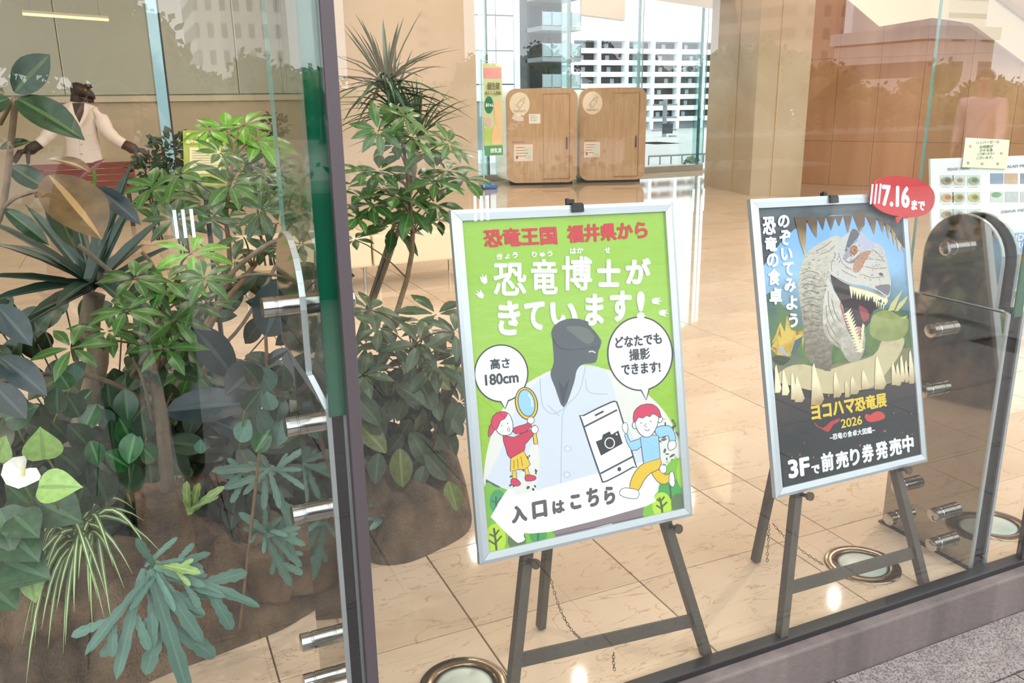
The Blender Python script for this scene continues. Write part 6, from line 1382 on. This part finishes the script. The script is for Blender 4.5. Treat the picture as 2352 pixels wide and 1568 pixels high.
for k, a in enumerate(((150, 40, 20, 250, 'large street tree mirrored in the upper left of the glass', L_TREE), (330, 150, 24, 130, 'street tree mirrored above the white coat statue', L_TREE), (505, 260, 30, 110, 'street tree mirrored below the pale tower', L_TREE), (620, 215, 32, 110, 'street tree mirrored left of the glass fin edge', L_TREE), (735, 215, 34, 100, 'street tree mirrored at the dark post', L_TREE2),
          (1010, 330, 26, 80, 'yellowish street tree mirrored on the stone wall edge', L_TREE2), (1730, 165, 30, 80, 'yellowish street tree mirrored on the stone pillar', L_TREE2), (1810, 180, 32, 80, 'street tree mirrored at the pillar edge', L_TREE2), (1900, 190, 30, 75, 'street tree mirrored on the brown panel wall', L_TREE2), (1985, 260, 26, 70, 'street tree mirrored above the dinosaur poster', L_TREE2), (2090, 290, 28, 80, 'street tree mirrored beside the glass fin line', L_TREE2), (2190, 280, 30, 80, 'street tree mirrored left of the man in the pink shirt', L_TREE2), (2320, 280, 30, 80, 'street tree mirrored right of the man in the pink shirt', L_TREE2))): tree(*a)
for k in range(21):  # row added to cover bright sky, raised to keep veil off the far window
    px_ = -80 + k * 122; yy_ = (262 if not 1040 < px_ < 1700 else 185) + ro.uniform(-30, 20)
    tree(px_, yy_, 36 + ro.uniform(-3, 6), ro.uniform(82, 104), 'leafy street tree added low in the mirrored tree line to block bright sky', L_TREE2 if k > 8 else L_TREE, 'added mirrored line of low street trees')
for k in range(7):  # second row added to close bright sky gaps under the raised crowns
    tree(1010 + k * 118, 268 + ro.uniform(-14, 14), 33 + ro.uniform(-2, 2), ro.uniform(80, 96), 'leafy street tree added low in the mirrored tree line to block bright sky', L_TREE2, 'added mirrored line of low street trees')
def hedge(x0, x1, y0, y1, h, lab):
    b = MB(); b.lohi((x0, y0, PAVE), (x1, y1, PAVE + h * .85), .08)
    for k in range(int((x1 - x0) * 260)):
        C = V((ro.uniform(x0 - .05, x1 + .05), ro.uniform(y0 - .08, y1 + .08), PAVE + h * ro.uniform(.05, 1.0))); a = rndv(1).normalized() * .05; e = a.orthogonal().normalized() * .03; b.poly([C - a, C + e, C + a, C - e])
    o = b.build('hedge', L_HEDGE, None, recalc=False); tag(o, lab, 'hedge'); o['kind'] = 'stuff'
hedge(-7.5, -.2, -3.7, -2.5, 1.0, 'hedge added behind the viewer on the left to block bright reflection'); hedge(.6, 6.5, -4.6, -3.6, 1.0, 'hedge added behind the viewer on the right to block bright reflection'); hedge(7.3, 16, -9, -7.5, 1.1, 'distant hedge added along the road to block bright reflection')  # hedges added to keep bright reflections of the street out of the glass
def grid_mat(name, wall, win, sx_, sz_, fx_, fz_):
    m = mat(name, wall, .6); n = m.node_tree.nodes; l = m.node_tree.links; b = n['Principled BSDF']
    g = n.new('ShaderNodeNewGeometry'); s = n.new('ShaderNodeSeparateXYZ'); l.new(g.outputs['Position'], s.inputs[0])
    def cell(o, sc_, f):
        d = n.new('ShaderNodeMath'); d.operation = 'DIVIDE'; d.inputs[1].default_value = sc_; l.new(o, d.inputs[0]); fr_ = n.new('ShaderNodeMath'); fr_.operation = 'FRACT'; l.new(d.outputs[0], fr_.inputs[0]); c = n.new('ShaderNodeMath'); c.operation = 'LESS_THAN'; c.inputs[1].default_value = f; l.new(fr_.outputs[0], c.inputs[0]); return c.outputs[0]
    mu = n.new('ShaderNodeMath'); mu.operation = 'MULTIPLY'; l.new(cell(s.outputs[0], sx_, fx_), mu.inputs[0]); l.new(cell(s.outputs[2], sz_, fz_), mu.inputs[1])
    mx = n.new('ShaderNodeMix'); mx.data_type = 'RGBA'; l.new(mu.outputs[0], mx.inputs[0]); mx.inputs[6].default_value = lin(wall); mx.inputs[7].default_value = lin(win); l.new(mx.outputs[2], b.inputs['Base Color']); return m
def tower(p0, p1, yv, depth, m, lab, roofm):
    a, b = refl(*p0, yv), refl(*p1, yv); t = thing('tower', ((a.x + b.x) / 2, a.y, PAVE), lab, 'building'); top = max(a.z, b.z)
    MB().lohi((min(a.x, b.x), a.y - depth, PAVE), (max(a.x, b.x), a.y, top)).build('body', m, t)
    MB().lohi((min(a.x, b.x) - .3, a.y - depth - .3, top), (max(a.x, b.x) + .3, a.y + .3, top + 1.0)).build('parapet', roofm, t)
m_conc2 = mat('pale_concrete', (206, 202, 200), .7)
tower((425, -160), (642, -160), 110, 18, grid_mat('pale_tower_grid', (222, 218, 216), (150, 150, 156), 1.55, 3.0, .45, .55), 'pale gridded tower mirrored above the umbrella plants', m_conc2)
tower((868, -220), (1058, -220), 85, 16, grid_mat('brick_tower_grid', (176, 140, 122), (106, 82, 74), 4.7, 1.35, .24, .35), 'reddish brick tower mirrored on the stone wall', m_conc2)
tower((1830, -60), (1950, -60), 95, 16, grid_mat('brown_tower_grid', (176, 140, 122), (128, 100, 90), 3.0, 3.0, .4, .5), 'tall brownish tower mirrored right of the stone pillar', m_conc2)
tower((2160, -140), (2290, -140), 100, 16, grid_mat('white_tower_grid', (226, 222, 220), (150, 146, 146), 40, 2.6, .9, .3), 'white banded tower mirrored at the upper right', m_conc2)
tower((2130, 92), (2285, 92), 52, 10, grid_mat('low_block_grid', (206, 186, 176), (120, 100, 90), 3.5, 2.8, .5, .45), 'low banded building mirrored behind the man in the pink shirt', m_conc2)

# ---------------- people
def skin_mesh(verts, edges, radii, root=0, sub=2, name='body'):
    me = bpy.data.meshes.new(name); me.from_pydata([tuple(v) for v in verts], edges, []); o = bpy.data.objects.new(name, me); COL.objects.link(o)
    o.modifiers.new('skin', 'SKIN'); 
    if not me.skin_vertices: me.skin_vertices.new() if hasattr(me.skin_vertices, 'new') else None
    lay = me.skin_vertices[0].data
    for k, r in enumerate(radii): lay[k].radius = (r, r) if not isinstance(r, tuple) else r; lay[k].use_root = (k == root)
    sb = o.modifiers.new('sub', 'SUBSURF'); sb.levels = sub; sb.render_levels = sub
    out = bpy.data.meshes.new_from_object(o.evaluated_get(bpy.context.evaluated_depsgraph_get())); bpy.data.objects.remove(o); bpy.data.meshes.remove(me)
    out.polygons.foreach_set('use_smooth', [True] * len(out.polygons)); out.name = name; return out
def person(label, loc, head, arms, legs, cols, scale=1.0):
    """arms/legs: joint lists per side in body space (x right, y forward, z up)"""
    M = Matrix.Translation(loc) @ Matrix.Rotation(head, 4, 'Z') @ Matrix.Scale(scale, 4); t = thing('person', None, label, 'person', None, M)
    skin = mat('skin', (206, 160, 132), .5); vs_ = []; es = []; rs = []
    def add(p, r, par=None): 
        vs_.append(V(p)); rs.append(r)
        if par is not None: es.append((par, len(vs_) - 1))
        return len(vs_) - 1
    pel = add((0, 0, .92), (.13, .10)); sp1 = add((0, .01, 1.08), (.12, .09), pel); sp2 = add((0, .0, 1.27), (.135, .095), sp1); ch = add((0, -.01, 1.39), (.11, .08), sp2); nk = add((0, .0, 1.48), .052, ch); hb = add((0, .015, 1.54), .062, nk); hm = add((0, .02, 1.61), (.076, .092), hb); ht = add((0, .01, 1.685), (.062, .072), hm)
    for s_, (sh, el, wr, hd, grip) in zip((-1, 1), arms):
        a = add(sh, .052, ch); b = add(V(sh).lerp(V(el), .5), .045, a); b = add(el, .038, b); c = add(V(el).lerp(V(wr), .5), .034, b); c = add(wr, .024, c); pm = add(V(wr).lerp(V(hd), .55), (.030, .018), c); d = (V(hd) - V(wr)).normalized(); sd = V(grip[0]).normalized(); cu = V(grip[1])
        for k in range(4):
            f0 = V(hd) + sd * (.027 - .018 * k); L_ = (.030, .034, .032, .025)[k]
            x = add(f0, .0095, pm); x = add(f0 + d * L_ + cu * .012, .0085, x); add(f0 + d * L_ * 1.5 + cu * .034, .0075, x)
        th = V(wr).lerp(V(hd), .45) + sd * .032; x = add(th, .010, pm); add(th + d * .03 + sd * .014 + cu * .012, .0085, x)
    for s_, (hp, kn, an, to) in zip((-1, 1), legs):
        a = add(hp, .088, pel); b = add(V(hp).lerp(V(kn), .5), .074, a); b = add(kn, .054, b); c = add(V(kn).lerp(V(an), .4), .052, b); c = add(an, .036, c); add(to, .030, c)
    body = link('body', skin_mesh(vs_, es, rs), t); body.data.materials.append(skin)
    # clothes follow the same joints, a little wider
    def part(nm, joints, m):
        v_, e_, r_ = [], [], []
        for p, r, par in joints:
            v_.append(V(p)); r_.append(r)
            if par is not None: e_.append((par, len(v_) - 1))
        o = link(nm, skin_mesh(v_, e_, r_, 0, 2, nm), t); o.data.materials.append(m); return o
    J = [((0, 0, .90), (.155, .122), None), ((0, .01, 1.08), (.142, .11), 0), ((0, 0, 1.27), (.155, .115), 1), ((0, -.01, 1.40), (.125, .095), 2), ((0, 0, 1.465), (.066, .064), 3)]
    for sh, el, wr, hd, grip in arms:
        n_ = len(J); J += [(sh, .070, 3), (V(sh).lerp(V(el), .5), .062, n_), (el, .053, n_ + 1), (V(el).lerp(V(wr), .5), .047, n_ + 2), (V(el).lerp(V(wr), .92), .040, n_ + 3)]
    part('shirt', J, cols[0])
    J = [((0, 0, .93), (.142, .112), None)]
    for hp, kn, an, to in legs:
        n_ = len(J); J += [(hp, .104, 0), (V(hp).lerp(V(kn), .5), .090, n_), (kn, .072, n_ + 1), (V(kn).lerp(V(an), .5), .066, n_ + 2), (V(kn).lerp(V(an), .94), .058, n_ + 3)]
    part('trousers', J, cols[1])
    for hp, kn, an, to in legs:
        a = V(an); b = V(to); part('shoe', [((a.x, a.y - .04, .045), .044, None), ((a.x, a.y + .03, .052), .046, 0), ((b.x, b.y, .038), .040, 1), ((b.x, b.y + .06, .03), .028, 2)], cols[3])
    hr = MB().ico((0, .0, 1.655), 1, 3, (.088, .102, .088)); bm = hr.bm
    for v_ in list(bm.verts):
        if v_.co.y > .035 and v_.co.z < 1.665 or v_.co.z < 1.575: bm.verts.remove(v_)
    hr.build('hair', cols[2], t, smooth=True)
    MB().prism([(-.011, .098, 1.585), (.011, .098, 1.585), (.004, .098, 1.625), (-.004, .098, 1.625)], (0, .022, 0)).build('nose', skin, body)
    for s_ in (-1, 1): MB().ico((s_ * .03, .103, 1.622), .0105, 2, (1.2, .6, .8)).build('eye', mat('dark_eye', (40, 30, 28), .2), body); MB().ico((s_ * .083, .015, 1.605), .03, 2, (.35, .7, 1)).build('ear', skin, body)
    MB().ico((0, .097, 1.565), .022, 2, (1, .4, .25)).build('mouth', mat('lip', (170, 96, 88), .5), body)
    return t
dk1, dk2, hairb = mat('dark_jacket', (34, 36, 42), .8), mat('dark_trousers', (30, 32, 38), .85), mat('black_hair', (28, 24, 24), .6)
leg0 = (((-.10, 0, .90), (-.115, .02, .48), (-.12, -.01, .085), (-.125, .13, .035)), ((.10, 0, .90), (.115, .02, .48), (.12, -.01, .085), (.125, .13, .035)))
SC = .90
camz = (EYE - PAVE) / SC
px_, py_ = -.01, -.375
arms = (((-.17, -.01, 1.40), (-.24, .10, 1.16), (-.10, .31, camz - .035), (-.065, .36, camz - .005), ((0, 0, 1), (.5, .1, 0))), ((.17, -.01, 1.40), (.27, .10, 1.16), (.14, .31, camz - .035), (.105, .36, camz - .005), ((0, 0, 1), (-.5, .1, 0))))
person('person in dark jacket holding up a phone, mirrored in the left pane', V((px_, py_, PAVE)), 0.0, arms, leg0, (dk1, dk2, hairb, mat('dark_shoe', (26, 26, 28), .5)), SC)
tp = thing('phone', (0, -.03, EYE), 'black phone held up toward the glass by the person', 'phone')
MB().lohi((-.074, -.034, EYE - .036), (.074, -.026, EYE + .036), .003).build('body', m_blk, tp); MB().lohi((-.07, -.0352, EYE - .033), (.07, -.0345, EYE + .033)).build('screen', mat('phone_screen', (60, 66, 72), .1), tp)
m1 = refl(2252, 292, 6.4)
sc_z = m1.z + .02 - 1.62
wk = (((-.09, 0, .90), (-.10, .18, .50), (-.10, .16, .085), (-.10, .30, .04)), ((.09, 0, .90), (.10, .05, .49), (.10, -.24, .12), (.10, -.12, .05)))
wa = (((-.17, 0, 1.40), (-.22, -.12, 1.15), (-.23, -.02, .93), (-.23, .04, .86), ((0, 1, 0), (.3, .2, 0))), ((.17, 0, 1.40), (.22, .10, 1.14), (.23, .26, .97), (.23, .32, .90), ((0, 1, 0), (-.3, .2, 0))))
person('man with brown hair in a pale pink shirt walking past, mirrored at the right', V((m1.x, m1.y, PAVE)), R(62), wa, wk, (mat('pale_pink_shirt', (226, 190, 200), .8), mat('grey_trousers', (92, 90, 96), .85), mat('brown_hair', (74, 50, 36), .6), mat('brown_shoe', (70, 52, 44), .5)))
